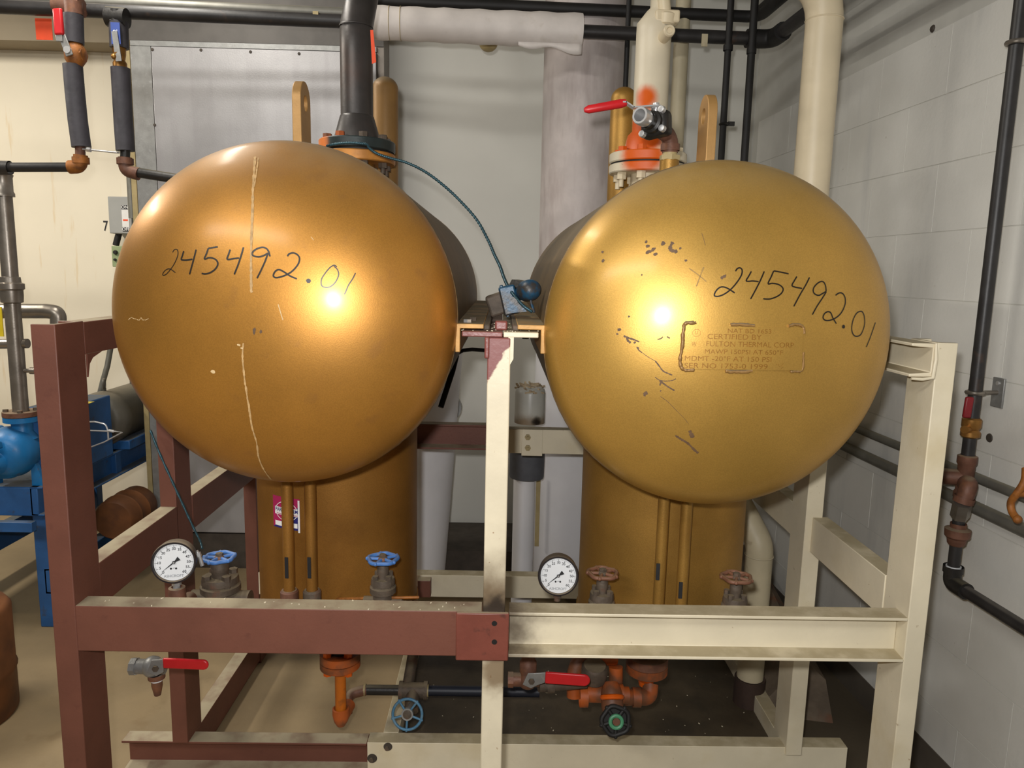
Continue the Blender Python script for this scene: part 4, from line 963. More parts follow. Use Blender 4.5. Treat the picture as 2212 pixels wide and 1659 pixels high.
part('orange_rim', G().torus(P(1322,1506,Yo-.105), (.02,-.55,-.8), .026, .007, 28, 8), 'orange', orc)
part('upper_branch', G().tube([P(1240,1505,Yo-.04), P(1240,1455,Yo-.03), P(1250,1425,Yo-.02), P(1330,1420,Yo)], .021, 14, fil=.03).cyl(P(1330,1490,Yo-.03), P(1330,1440,Yo-.02), .020, n=14), 'orange_d', orc)
part('actuator_body', G().lathe([(0,.036),(.03,.036),(.036,.028),(.036,-.01),(.026,-.02),(0,-.02)], P(1283,1458,Yo-.05), (0,-.25,1), 24), 'iron', orc)
# dark wheel valve with green hub
c = P(1330,1557,1.80); rt = root('globe_valve', (c.x,c.y,c.z-.045), 'floor-level valve with black handwheel and green hub', 'valve')
wheel(c, (0,-1,.3), .036, .0065, 'blackmatt', 'blackmatt', rt, 5, 5, .05)
part('green_ring', G().torus(c+V((0,-.008,.002)), (0,-1,.3), .0155, .0052, 28, 8), 'green', rt)
part('stem', G().cyl(c+V((0,-.012,.004)), P(1325,1512,1.93), .010, n=12), 'malleable', rt)
part('wheel_web', G().lathe([(.010,-.006),(.033,-.006),(.033,-.002),(.010,-.002)], c, (0,-1,.3), 24), 'blackmatt', rt)
# cream elbow pipe behind the right frame, its lower end dark
pc = root('cream_elbow_pipe', (P(1640,1300,2.32).x,2.32,0), 'cream pipe with elbow bending behind the right vessel, dark lower end', 'pipe')
x = P(1636,1250,2.32).x; rr = 30/FPX*2.32
part('pipe', G().tube([V((x,2.32,P(1636,1462,2.32).z)), V((x,2.32,P(1640,1175,2.32).z)), P(1585,1065,2.42)], rr, 24, fil=.09), 'cream_d', pc, sharp=60)
part('weld_ring', G().torus((x,2.32,P(1640,1199,2.32).z), (0,0,1), rr, .003, 40, 6), 'cream_d', pc)
part('dark_lower_pipe', G().cyl((x,2.32,.06), (x,2.32,P(1636,1462,2.32).z-.002), rr*1.16, n=24), M('tarred_pipe', (62,46,38), .7, 0, .25, 14, .001, 60), pc)
# rough broken concrete behind the right base
g = G(); a = P(1785,1470,2.75)
pts = [(.90,2.35,0),(1.16,2.30,0),(1.20,3.3,0),(.93,3.3,0)]
g.add([V(p) for p in pts]+[V((1.10,2.42,.16)),V((1.17,2.40,.10)),V((1.19,3.3,.26)),V((1.08,3.3,.24))], [(0,3,2,1),(4,5,6,7),(0,1,5,4),(1,2,6,5),(2,3,7,6),(3,0,4,7)])
top('concrete_curb', g, 'concrete_d', 'rough rusty concrete curb along the block wall behind the cream frame', 'curb')

# ---------------------------------------------------------------- between and behind the tanks
def jacket(name, pxl, pxr, ytop, ybot, Y, lean, mat, label, group=None):
    pass
Yj = 3.25
# big duct on the right, white jacket below
xl, xr = P(1170,300,Yj).x, P(1345,300,Yj).x; rj = (xr-xl)/2; xc = (xl+xr)/2
dt = root('flue_duct', (xc,Yj,P(1200,1255,Yj).z), 'large round flue behind the right tank, dusty above and white-jacketed below', 'duct')
zb = P(1200,1268,Yj-rj*.9).z; zm = 1.42
part('white_jacket', G().lathe([(0,.01),(rj*.9,.01),(rj*.985,0),(rj,.004),(rj,zm-zb)], (xc,Yj,zb), (0,0,1), 56), 'white_jacket', dt, sharp=60)
part('upper_duct', G().lathe([(rj*.995,0),(rj*.995,1.75),(0,1.75)], (xc,Yj,zm), (0,0,1), 56), 'duct', dt, sharp=60)
# leaning white jacket behind the left tank
a = P(997,780,Yj); b_ = P(962,1215,Yj); axd = (a-b_).normalized(); cb = b_+V((-rj,0,0)); cb = P(880,1240,Yj)+V((-.02,0,0))
rj2 = .19; cb = b_-V((rj2,0,.02))
lj = top('white_jacketed_flue', G().lathe([(0,.01),(rj2*.92,.01),(rj2,0),(rj2,.004),(rj2,1.05),(0,1.05)], cb, axd, 56), 'white_jacket', 'leaning white-jacketed flue behind the left tank', 'duct', sharp=60)
# grey vessel end with torn lagging, rubber sleeve and thin white pipe
Yg = 2.95
gx = P(1145,870,Yg).x; rg = .062
gv = root('grey_float_vessel', (gx,Yg,P(1140,915,Yg).z), 'pale grey capped vessel with torn tan lagging behind the middle post', 'vessel')
z0, z1 = P(1140,912,Yg).z, P(1140,838,Yg).z
part('body', G().lathe([(0,0),(rg,0),(rg,z1-z0-.02),(rg*.93,z1-z0-.004),(rg*.7,z1-z0+.006),(0,z1-z0+.008)], (gx,Yg,z0), (0,0,1), 32), M('grey_vessel_paint', (196,194,184), .35, 0, .05, 12, layers=[dict(m='plane', nrm=(0,0,-1), o=-z0-.03, soft=.02, n=.05, sc=20, col=(130,104,70), s=.8), dict(m='sphere', c=(gx+.03,Yg-rg,z0+.012), r0=.012, r1=.03, n=.02, sc=30, col=(40,32,26))]), gv, sharp=60)
g = G()
for i in range(60):
    a = random.uniform(0, 2*PI); rr = random.uniform(.2, 1.0)*rg*1.05; q = V((gx+rr*math.cos(a), Yg+rr*math.sin(a), z1+random.uniform(-.012,.012)))
    d = V((random.uniform(-1,1), random.uniform(-1,.4), random.uniform(-.3,.3))).normalized(); g.obox(q, d, d.cross(V((0,0,1))), (0,0,1), random.uniform(.006,.02), .004, .003)
part('torn_lagging', g, 'fluff', gv, kind='stuff')
px0, px1 = P(1108,1000,Yg+.05).x, P(1157,1100,Yg+.05).x
wx = P(1131,1100,Yg+.05).x; wr = .045
wpz = top('white_jacketed_pipe', G().lathe([(0,0),(wr,0),(wr,P(1131,1025,Yg+.05).z),(0,P(1131,1025,Yg+.05).z)], (wx,Yg+.05,0), (0,0,1), 36), 'white_jacket', 'slim white-jacketed pipe behind the middle post', 'pipe', sharp=60)
top('rubber_sleeve', G().lathe([(0,0),(.070,.0),(.072,.006),(.072,P(1131,972,Yg+.02).z-P(1131,1030,Yg+.02).z),(0,.12)], (P(1138,1000,Yg+.02).x,Yg+.02,P(1131,1030,Yg+.02).z), (.02,0,1), 36), 'rubber', 'dark rubber sleeve on top of the slim white pipe', 'sleeve', sharp=60)
top('tan_strip', G().box((P(1157,1100,3.1).x,3.10,P(1157,1180,3.1).z),(P(1166,1100,3.1).x,3.11,P(1166,1028,3.1).z)), 'ctan', 'narrow tan strip between the slim white pipe and the white flue', 'strip')
# dark round end behind the left jacket, and a dark box added for the shaded floor at the back
g = G().lathe([(0,0),(.062,0),(.062,.05),(0,.05)], P(968,882,3.42), (0,1,0), 32)
top('grey_round_end', g, 'galv', 'grey round disc end peeping out behind the left white flue', 'cap')
top('dark_base', G().box((P(900,1240,3.35).x,3.35,0),(P(1250,1240,3.35).x,3.75,P(1000,1190,3.35).z)), 'dull_dark', 'dark box standing in for the shaded floor behind the frames', 'dark_base')
top('dark_strap', G().tube([P(985,765,2.2), P(1000,757,2.25), P(1020,755,2.3), P(1050,757,2.35)], .006, 8), 'blackmatt', 'thin black band curving between left tank and middle post', 'strap')
top('black_elbow_pipe', G().tube([P(952,880,2.3), P(978,800,2.35), P(986,768,2.4)], .009, 10), 'blackmatt', 'short black pipe behind the right edge of the left tank', 'pipe')
# temperature switch and armoured capillary
sw = root('temperature_switch', V((P(1115,672,1.72).x,1.72,zt_seat)), 'dirty blue temperature switch lying on the seat plates between the tanks', 'switch')
part('rear_housing', G().obox(P(1080,655,1.80), (1,0,.35), (0,1,0), (-.35,0,1), .030, .03, .026), 'iron', sw, bevel=.006)
part('body', G().obox(P(1100,648,1.74), (1,0,.25), (0,1,0), (-.25,0,1), .019, .02, .034), 'blue_switch', sw, bevel=.004)
part('body', G().obox(P(1090,650,1.75), (1,0,.25), (0,1,0), (-.25,0,1), .004, .024, .038), 'blue_switch', sw, bevel=.002)
part('knob', G().lathe([(0,.034),(.012,.033),(.021,.026),(.0245,.014),(.0245,-.01),(.018,-.03),(.018,-.045)], P(1141,628,1.70), (.42,-1,.15), 28), 'blue_switch', sw, sharp=60)
part('hex_block', G().hexn(P(1112,618,1.76), P(1135,622,1.72), .018), 'darkiron', sw)
part('knob_rim', G().torus(P(1149,622,1.675), (.42,-1,.15), .010, .003, 20, 6), 'blue_switch', sw)
part('bracket', G().prism([(0,0),(.036,.004),(.006,.036),(-.006,.036)], P(1104,676,1.69), (1,0,0), (0,0,1), .004), 'blue_switch', sw)
part('strut', G().tube([P(1144,630,1.69), P(1148,655,1.68), P(1154,675,1.675)], .003, 8), 'blue_switch', sw)
CPT = [(705,316,2.06),(720,312,2.06),(745,309,2.05),(770,309,2.045),(792,312,2.05),(798,320,2.05),(815,332,2.05),(845,342,2.06),(880,352,2.06),(920,372,2.05),(960,402,2.03),(995,435,2.0),(1030,475,1.96),(1055,520,1.92),(1068,550,1.88),(1080,575,1.84),(1088,598,1.80),(1098,620,1.75),(1112,640,1.70),(1130,660,1.68),(1150,674,1.675)]
ctrl = [P(*c) for c in CPT]
def spl3(p, n):
    q = []
    for i in range(len(p)-1):
        a = p[max(i-1,0)]; b = p[i]; c = p[i+1]; d = p[min(i+2,len(p)-1)]
        for k in range(n):
            t = k/n; q.append(.5*((2*b)+(c-a)*t+(2*a-5*b+4*c-d)*t*t+(3*b-a-3*c+d)*t**3))
    return q+[p[-1]]
pts = spl3(ctrl, 22); cp = root('capillary_tube', pts[-1], 'teal armoured capillary tube arching from the left flange to the blue switch', 'cable')
part('armour', G().tube(pts, [.0036+.0008*math.sin(i*2.1) for i in range(len(pts))], 8), 'teal', cp, sharp=80)
pts = spl3([P(325,930,1.95), P(345,980,1.93), P(372,1040,1.90), P(395,1090,1.87), P(418,1140,1.84), P(432,1168,1.82), P(437,1185,1.80)], 10)
top('capillary_tube', G().tube(pts, [.0030+.0006*math.sin(i*1.3) for i in range(len(pts))], 7), 'teal', 'teal capillary tube hanging down in front of the left rear post', 'cable', sharp=80)
# grit on the seat plates and beams
rg_ = random.Random(3); g = G()
for i in range(200):
    k = rg_.random()
    if k < .6: q = V((rg_.uniform(-.085,.085), rg_.uniform(1.50,1.74), zt_seat+.0005))
    elif k < .72: q = V((rg_.uniform(-.86,-.05), rg_.uniform(1.495,1.54), FT+.0003))
    else: q = V((rg_.uniform(-.25,.85), rg_.uniform(2.07,2.5), .0625))
    s = rg_.uniform(.0006,.0020); g.obox(q, (rg_.uniform(-1,1),1,.2), (1,rg_.uniform(-1,1),.1), (.1,.2,1), s, s*.7, s*.6)
gr = top('grit', g, 'crumb', 'scattered pale flakes of grit on plates, beams and pan', 'grit'); gr['kind'] = 'stuff'
# ---------------------------------------------------------------- overhead pipes
def along(p, px):   # point on the line through p parallel to the back wall, seen at column px
    lo, hi = -2.6, 3.0
    for _ in range(50):
        m = (lo+hi)/2; q = p+BDIR*m; c = ROT.transposed()@(q-CAM); x = CX+FPX*c.x/-c.z
        if x < px: lo = m
        else: hi = m
    return p+BDIR*lo
Yb = 2.93
pB = P(1000,57,Yb); pA = P(500,18,Yb+.03); pC = P(1100,13,Yb+.12)
B0 = pB-BDIR*4.2; B1 = along(pB,735); B2 = along(pB,1258); B3 = along(pB,1668)
top('overhead_pipe', G().tube([B0, B2, B3, B3-WDIR*1.6], .0245, 18, fil=.07), 'black', 'lower black overhead pipe, elbowed along the block wall at right', 'pipe', 'black overhead pipes')
top('pipe_elbow_fitting', G().tube([B3-BDIR*.10, B3, B3-WDIR*.10], .034, 16, fil=.06), 'blackmatt', 'black elbow fitting where the lower overhead pipe meets the block wall', 'fitting')
wr = root('wrapped_pipe_cover', along(pB,1030), 'white paper-wrapped insulation around the lower overhead pipe', 'insulation')
w0 = along(pB,808); w1 = along(pB,1256); n = 24; pts = [w0.lerp(w1, i/n) for i in range(n+1)]
part('wrap', G().tube(pts, [.058+.002*math.sin(i*1.7)+.004*(i/n) for i in range(n+1)], 28), 'white_wrap', wr, sharp=60)
g = G(); q = along(pB,1180); r_ = .0635
ss = [along(pB,x) for x in range(1120,1258,8)]
for i, c in enumerate(ss):
    k = i/(len(ss)-1); fl = .012+.02*k+(.008*math.sin(k*9)); g.v += [c+V((0,-r_*.5,-r_*.86)), c+V((0,-r_*.45,-r_*.86-fl))]
    if i: a = 2*i; g.f.append((a-2, a, a+1, a-1))
o = part('loose_flap', g, 'white_wrap', wr); so = o.modifiers.new('thick', 'SOLIDIFY'); so.thickness = .002
for px in (842, 866): part('tape_band', G().torus(along(pB,px), BDIR, .0590, .0012, 32, 6), 'ctan', wr)
A0 = pA-BDIR*3.6; A1 = along(pA,735)
top('overhead_pipe', G().tube([A0, along(pA,760)], .0195, 18), 'conduit', 'upper black overhead pipe at top left', 'pipe', 'black overhead pipes')
C0 = along(pC,780); C1 = along(pC,1640)
top('overhead_pipe', G().tube([C0, C1, C1-WDIR*1.6], .022, 16, fil=.06), 'blackmatt', 'thin black overhead pipe crossing above the wrapped pipe', 'pipe', 'black overhead pipes')
for k, (off, zz) in enumerate(((.20,.06),(.02,.17))):
    q = C1+V((0,-.15,zz))+V((off*.2,0,0)); top('overhead_pipe', G().cyl(q+V((0,.3,0)), q-WDIR*1.5, .024), 'blackmatt', ('black pipe running along the wall above the elbowed pipe', 'topmost black pipe near the ceiling at the wall corner')[k], 'pipe', 'black overhead pipes')
for i, (px, py) in enumerate(((1577,88),(1628,95))):
    t = P(px, py, Yb); top('drop_pipe', G().cyl((t.x,t.y+.02,.9), (t.x,t.y+.02,3.19), .0125 if i == 0 else .0145, n=14).lathe([(.018,0),(.018,.02)], (t.x,t.y+.02,t.z-.03), (0,0,1), 14), 'blackmatt', ('left of two thin black drop pipes beside the lifting lug', 'right of two thin black drop pipes, nearer the block wall')[i], 'pipe', 'black drop pipes')
t = P(1573,265,Yb-.01); top('pipe_clamp', G().torus(t+V((-.005,.03,0)), (0,0,1), .017, .005, 20, 6).obox(t+V((.018,.02,0)), (1,0,0), (0,1,0), (0,0,1), .012,.004,.008), 'darkiron', 'small clamp on the thin black drop pipe', 'clamp')
t = P(1353,140,3.02); top('drop_pipe', G().cyl((t.x,3.02,1.2), (t.x,3.02,2.9), .010, n=12), 'blackmatt', 'thin dark rod standing beside the dusty flue', 'pipe')
t = P(1466,200,3.1); top('pale_drop_pipe', G().cyl((t.x,3.1,0), (t.x,3.1,3.15), .030, n=20), 'cream_d', 'pale dusty vertical pipe behind the cream riser', 'pipe')
t = P(1055,90,3.2); rr = 20/FPX*3.2
top('pipe_stub', G().lathe([(0,-rr)]+[(rr*math.sin(PI/2*i/6), -rr*math.cos(PI/2*i/6)) for i in range(1,7)]+[(rr,.6),(0,.6)], t, (0,0,1), 24), 'ctan', 'rounded tan pipe stub hanging behind the white wrapped pipe', 'pipe', sharp=60)
# big cream pipe with elbow by the block wall
xq = P(1768,200,2.30)
cb = root('cream_elbow_pipe', (xq.x,2.30,1.05), 'big cream pipe with top elbow in front of the block wall', 'pipe')
rr = 36.5/FPX*2.30
zt2 = P(1700,-58,2.30).z
part('pipe', G().tube([V((xq.x,3.6,1.08)), V((xq.x,2.30,1.08)), V((xq.x,2.30,zt2)), V((xq.x-.35,2.30-.02,zt2))], rr, 30, fil=.14, seg=10), 'cream', cb, sharp=60)
for y in (44,): part('weld_ring', G().torus((xq.x,2.30,P(1778,y,2.30).z), (0,0,1), rr, .0025, 48, 6), 'cream', cb)
# tags
top('paper_tag', G().obox(P(95,63,2.9), (1,0,0), (0,1,0), (0,0,1), .030, .001, .037), 'orange_tag', 'square orange tag hanging at the top left', 'tag')
top('orange_ribbon', G().prism([(0,0),(.008,.0),(.016,-.085),(.004,-.090)], P(800,65,2.2), (1,0,0), (0,0,1), .001), 'orange_tag', 'narrow orange ribbon hanging beside the black vent pipe', 'tag')
top('paper_tag', G().obox(P(682,33,Yb-.04), (1,0,0), (0,1,0), (0,0,1), .010, .004, .013), 'ctan', 'small tan tag stuck on the overhead pipe left of the vent', 'tag')
top('paper_tag', G().obox(P(1522,87,Yb-.04), (1,0,0), (0,1,0), (0,0,1), .011, .002, .022), 'cream_d', 'small pale tag hanging from the overhead pipe at right', 'tag')

# ---------------------------------------------------------------- galvanised cabinet
Yk = 3.55
x0, x1 = P(292,300,Yk).x, P(830,300,Yk).x
kb = root('sheet_metal_cabinet', ((x0+x1)/2,Yk+.1,0), 'tall galvanised sheet-metal cabinet behind the left tank', 'cabinet')
part('body', G().box((x0,Yk,.0),(x1,Yk+.16,2.75)), M('cabinet_steel', (128,120,112), .45, .45, .10, 16, .0004, 120, layers=[dict(m='noise', sc=3, lo=.45, hi=.7, col=(106,96,88), s=.5)]), kb)
a = P(326,100,Yk-.02); b_ = P(760,1155,Yk-.02)
pn = part('door_panel', G().box((a.x,Yk-.02,b_.z),(P(815,300,Yk).x,Yk,a.z)), M('panel_steel', (166,164,165), .42, .35, .06, 8, .0003, 160, layers=[dict(m='noise', sc=5, lo=.45, hi=.75, col=(150,146,148), s=.35, st=(4,1,.35))]), kb, bevel=.002)
a2 = P(326,88,Yk-.012)
part('top_trim', G().box((x0+.005,Yk-.012,a.z+.004),(P(815,300,Yk).x,Yk,a2.z)), 'galv', kb)
part('side_trim', G().box((x0+.004,Yk-.012,.3),(a.x-.006,Yk,a.z+.002)), 'galv', kb)
part('header', G().box((x0,Yk-.006,a2.z+.003),(x1,Yk,2.74)), M('header_steel', (88,84,80), .5, .3, .1, 12), kb)
part('dark_base', G().box((x0,Yk-.015,0),(x1,Yk,b_.z-.008)), 'dull_dark', kb)
for px, py in ((329,107),(434,108),(541,112),(334,270),(646,116)): part('screw', G().lathe([(0,.003),(.006,.002),(.007,0)], P(px,py,Yk-.0205), (0,-1,0), 10), 'dull_dark', pn)
# light standing strips beside the cabinet
xs_ = P(284,300,Yk+.05).x
top('edge_strip', G().box((xs_-.012,Yk+.05,.0),(xs_+.012,Yk+.07,2.72)), 'ctan', 'tan vertical strip along the left edge of the cabinet', 'strip')
top('conduit', G().cyl((P(276,300,4.3).x,4.3,1.75), (P(276,300,4.3).x,4.3,3.1), .018, n=12), 'conduit', 'grey conduit rising from the disconnect switch', 'conduit')

# ---------------------------------------------------------------- two insulated drops at the left
Yl = 2.82
def drop(px0, label, valve, lean, ys, elbow_dir, vmat, label2):
    pass
d1 = root('insulated_drop_pipe', P(168,345,Yl), 'insulated pipe drop with rusty valve and upright red lever', 'pipe', 'insulated drops at the left')
part('tee', G().cyl(P(158,5,Yl-.02), P(160,32,Yl-.02), .030, n=16).cyl(P(120,14,Yl), P(178,16,Yl), .034, n=16), 'malleable', d1)
part('insulation', G().cyl(P(158,32,Yl-.02), P(160,94,Yl-.02), .033, n=20), 'insul', d1)
vb = part('valve_body', G().lathe([(.018,-.045),(.022,-.04),(.034,-.02),(.036,.0),(.034,.02),(.022,.04),(.018,.045)], P(163,118,Yl-.02), (.06,0,1), 18).hexn(P(176,118,Yl-.02), P(182,118,Yl-.02), .026), 'rust', d1)
lp = part('lever', G().obox(P(142,98,Yl-.06), (-.35,0,1), (0,1,0), (1,0,.35), .036, .0025, .013).obox(P(128,82,Yl-.065), (-.05,0,1), (0,1,0), (1,0,0), .012, .0025, .012), 'galv', d1, bevel=.002)
a = P(129,76,Yl-.065); b_ = P(124,18,Yl-.065)
part('grip', G().obox((a+b_)/2, b_-a, (0,1,0), (1,0,.1), (b_-a).length/2, .008, .016), 'red', lp, bevel=.006)
part('bolt', G().lathe([(0,.012),(.012,.012),(.013,0)], P(148,109,Yl-.055), (0,-1,0), 14), 'chrome', d1)
part('insulation', G().tube([P(157,140,Yl-.02), P(162,200,Yl-.02), P(168,260,Yl-.02), P(176,318,Yl-.02)], .0325, 20), 'insul', d1, sharp=60)
part('pipe', G().tube([P(173,310,Yl-.02), P(174,350,Yl-.02)], .017, 14), 'malleable', d1)
part('elbow', G().tube([P(174,335,Yl-.02), P(174,360,Yl-.02), P(150,361,Yl-.02)], .024, 14, fil=.035).lathe([(.029,0),(.029,.022)], P(174,340,Yl-.02), (0,0,-1), 16), 'rust', d1)
part('pipe', G().cyl(P(156,361,Yl-.02), P(-700,363,Yl-.02), .017, n=16).lathe([(.025,0),(.025,.04)], P(-2,362,Yl-.02), (1,0,0), 16), 'black', d1)
d2 = root('insulated_drop_pipe', P(270,350,Yl), 'insulated pipe drop with brass valve and blue label', 'pipe', 'insulated drops at the left')
part('tee', G().cyl(P(253,24,Yl), P(254,50,Yl), .032, n=16).cyl(P(232,36,Yl), P(274,40,Yl), .034, n=16), 'darkiron', d2)
part('insulation', G().cyl(P(256,48,Yl), P(258,104,Yl), .032, n=20), 'insul', d2)
tg = P(250,72,Yl-.034)
lb = part('blue_label', G().obox(tg, (1,0,0), (0,1,0), (0,0,1), .016, .0015, .036), M('blue_label_print', (60,84,160), .5), d2)
vs, fs = text2d('K2', .022); g = G(); g.v = [tg+V((b_*-1, -.0025, a)) for a, b_ in vs]; g.f = fs
part('label_lettering', g, 'whiteprint', lb)
part('valve_body', G().lathe([(.016,-.05),(.024,-.045),(.024,-.03),(.018,-.02),(.022,0),(.024,.03),(.018,.05)], P(258,118,Yl), (0,0,1), 14).cyl(P(252,120,Yl-.04), P(258,120,Yl), .012).ball(P(246,122,Yl-.04), .010), 'brass', d2)
part('lever_plate', G().obox(P(252,100,Yl-.04), (-.1,0,1), (0,1,0), (1,0,.1), .05, .002, .010), 'galv', d2)
part('insulation', G().tube([P(260,147,Yl), P(263,200,Yl), P(267,270,Yl), P(271,326,Yl)], .0325, 20), 'insul', d2, sharp=60)
part('pipe', G().tube([P(271,320,Yl), P(270,345,Yl)], .017, 14), 'darkiron', d2)
part('elbow', G().tube([P(270,340,Yl), P(271,368,Yl), P(300,376,Yl)], .024, 14, fil=.035).lathe([(.029,0),(.029,.022)], P(270,342,Yl), (0,0,-1), 16), 'malleable', d2)
part('pipe', G().cyl(P(292,372,Yl), P(420,392,Yl), .018, n=16), 'darkiron', d2)
top('tie_rod', G().cyl(P(178,322,Yl-.03), P(258,330,Yl-.01), .0035, n=8).hexn(P(188,323,Yl-.03), P(196,324,Yl-.03), .009), 'chrome', 'thin bright rod tying the two insulated drops together', 'rod')

# electrical gear on the cream wall
Ye = 4.42
a = P(232,424,Ye); b_ = P(286,505,Ye)
sb = root('disconnect_switch', ((a.x+b_.x)/2,Ye+.05,b_.z), 'grey electrical disconnect switch on the cream wall', 'switch')
bx_ = part('enclosure', G().box((a.x,Ye,b_.z),(b_.x,4.55,a.z)), 'elecgrey', sb, bevel=.004)
a1 = P(287,424,Ye); b1 = P(302,505,Ye)
part('side_box', G().box((a1.x,Ye+.03,b1.z+.06),(b1.x,4.55,a1.z)), 'elecgrey', sb, bevel=.003)
part('handle', G().obox(P(291,460,Ye-.0), (1,0,.1), (0,1,0), (0,0,1), .018,.02,.008), 'blackmatt', sb, bevel=.003)
q0 = P(262,443,Ye-.001); q1 = P(280,500,Ye-.001)
lb = part('rating_label', G().box((q0.x,Ye-.002,q1.z),(q1.x,Ye,q0.z)), 'whiteprint', bx_)
H = q0.z-q1.z
part('label_band', G().box((q0.x,Ye-.003,q0.z-H*.16),(q1.x,Ye-.002,q0.z)), 'print', lb); part('label_band', G().box((q0.x,Ye-.003,q1.z),(q1.x,Ye-.002,q1.z+H*.16)), 'print', lb)
part('label_band', G().box((q0.x+.006,Ye-.003,q0.z-H*.60),(q1.x-.006,Ye-.002,q0.z-H*.54)), 'orange_tag', lb)
for s, z in (('ON', q0.z-H*.08), ('OFF', q1.z+H*.08)):
    vs, fs = text2d(s, .026, .0004); g = G(); g.v = [V(((q0.x+q1.x)/2+a_, Ye-.0036, z+b2)) for a_, b2 in vs]; g.f = fs; part('label_lettering', g, 'whiteprint', lb)
part('cable', G().tube([P(258,500,4.5), P(254,515,4.5), P(250,530,4.5)], .018, 10), 'blackmatt', sb)
a = P(240,531,Ye+.05); b_ = P(270,577,Ye+.05)
pbt = root('push_button_station', ((a.x+b_.x)/2,Ye+.1,b_.z), 'pale green push-button station below the disconnect switch', 'switch')
part('enclosure', G().box((a.x,Ye+.05,b_.z),(b_.x,4.55,a.z)), 'elecgreen', pbt, bevel=.004)
part('button', G().lathe([(0,.014),(.010,.014),(.013,.008),(.013,0)], P(250,545,Ye+.048), (0,-1,0), 16), 'darkiron', pbt)
part('button', G().lathe([(0,.010),(.007,.010),(.008,0)], P(249,561,Ye+.048), (0,-1,0), 16), 'blackmatt', pbt)
vs, fs = text2d('7', .085, .001); g = G(); c = P(228,489,4.548); g.v = [c+V((a_*.7, 0, b2)) for a_, b2 in vs]; g.f = fs
top('wall_number', g, 'print', 'black number 7 painted on the cream wall beside the disconnect switch', 'number')

# ---------------------------------------------------------------- pump set on its blue base
Yp = 2.85
pb = root('pump_set', (P(60,1000,3.2).x,3.2,0), 'blue centrifugal pump with grey motor on a blue steel base', 'pump')
xr_ = P(80,1055,Yp).x; zt3 = P(60,1052,Yp).z; xl_ = xr_-.55
for x in (xl_, xr_-.06):
    part('base_rail', chan((x+.03,Yp,zt3-.06), (x+.03,4.25,zt3-.06), .12, .05, (1 if x > xl_ else -1,0,0), (0,0,1)), 'blue_base', pb, bevel=.002)
    part('skid_rail', chan((x+.03,Yp+.05,.20), (x+.03,4.25,.20), .11, .05, (1 if x > xl_ else -1,0,0), (0,0,1)), 'blue_base', pb, bevel=.002)
    for y in (Yp+.05, 4.15): part('leg', G().box((x,y,0),(x+.06,y+.06,zt3-.1)), 'blue_base', pb, bevel=.003)
for y in (Yp, 3.45, 4.2): part('cross_beam', G().box((xl_,y,zt3-.12),(xr_,y+.05,zt3-.004)), 'blue_base', pb, bevel=.003)
part('deck', G().box((xl_,Yp,zt3-.004),(xr_,4.25,zt3)), 'blue_base', pb)
part('front_lip', G().box((xl_,Yp-.05,zt3-.17),(xr_,Yp-.02,zt3-.13)), 'blue_base', pb, bevel=.002)
vc = P(25,975,Yp+.02); rv = .09
part('volute', G().lathe([(0,-.085),(.05,-.085),(.08,-.075),(rv,-.045),(rv+.012,0),(rv,.05),(.06,.08),(0,.08)], vc, (0,-1,0), 40), 'blue_pump', pb, sharp=60)
part('front_cover', G().lathe([(.078,0),(.07,.03),(.046,.045),(.043,.10),(.035,.112),(0,.115)], vc+V((-.012,-.02,-.028)), (0,-1,0), 32), 'blue_pump', pb, sharp=60)
part('terminal_boss', G().obox(vc+V((.0,-.11,.045)), (1,0,.2), (0,1,0), (-.2,0,1), .03,.02,.014), 'blue_pump', pb, bevel=.005)
zn = P(40,905,Yp+.02).z; nx = P(38,890,Yp+.02).x
part('discharge_neck', G().lathe([(.055,0),(.036,.03),(.038,zn-vc.z-.06)], (nx,Yp+.04,vc.z+.05), (0,0,1), 28), 'blue_pump', pb)
part('discharge_flange', G().lathe([(.02,0),(.063,0),(.063,.020),(.02,.020)], (nx,Yp+.04,zn-.012), (0,0,1), 32), 'blue_pump', pb)
for sx in (-1,1): part('foot', G().prism([(0,0),(.05,0),(.02,.09),(0,.09)], vc+V((sx*.07,0.02,-.0))+V((0,0,zt3-vc.z)), (sx,0,0), (0,0,1), .02), 'blue_pump', pb)
part('casing_shoulder', G().obox(vc+V((-.13,.03,.06)), (1,0,0),(0,1,0),(0,0,1), .06,.05,.03), 'blue_pump', pb, bevel=.01)
a = P(175,872,3.15); b_ = P(243,988,3.15)
part('coupling_guard', G().box((P(60,930,3.05).x,3.05,zt3),(P(243,930,3.38).x,3.38,a.z)), 'blue_base', pb, bevel=.006)
part('warning_sticker', G().box((P(186,877,3.2).x,3.12,a.z),(P(205,877,3.2).x,3.2,a.z+.001)), 'yellow', pb)
mc = P(205,911,3.42); rm = .130
mt_ = part('motor', G().lathe([(0,0),(rm*.75,0),(rm*.97,.02),(rm,.06),(rm,.10),(rm*.96,.105),(rm*.96,.62),(rm,.63),(rm*.9,.70),(0,.70)], mc, (0,1,0), 48), 'motor', pb, sharp=60)
part('terminal_box', G().obox(mc+V((.115,.3,.03)), (.3,0,1),(0,1,0),(1,0,-.3), .05,.07,.03), 'motor', mt_, bevel=.006)
for yy in (.10,.36): part('eye_bolt', G().torus(mc+V((.0,yy,rm+.035)), (1,.4,0), .022, .006, 24, 8).cyl(mc+V((0,yy,rm-.01)), mc+V((0,yy,rm+.015)), .008), 'motor', mt_)
part('motor_foot', G().box((mc.x-.13,mc.y+.05,zt3),(mc.x+.13,mc.y+.62,mc.z-.10)), 'blue_base', pb, bevel=.004)
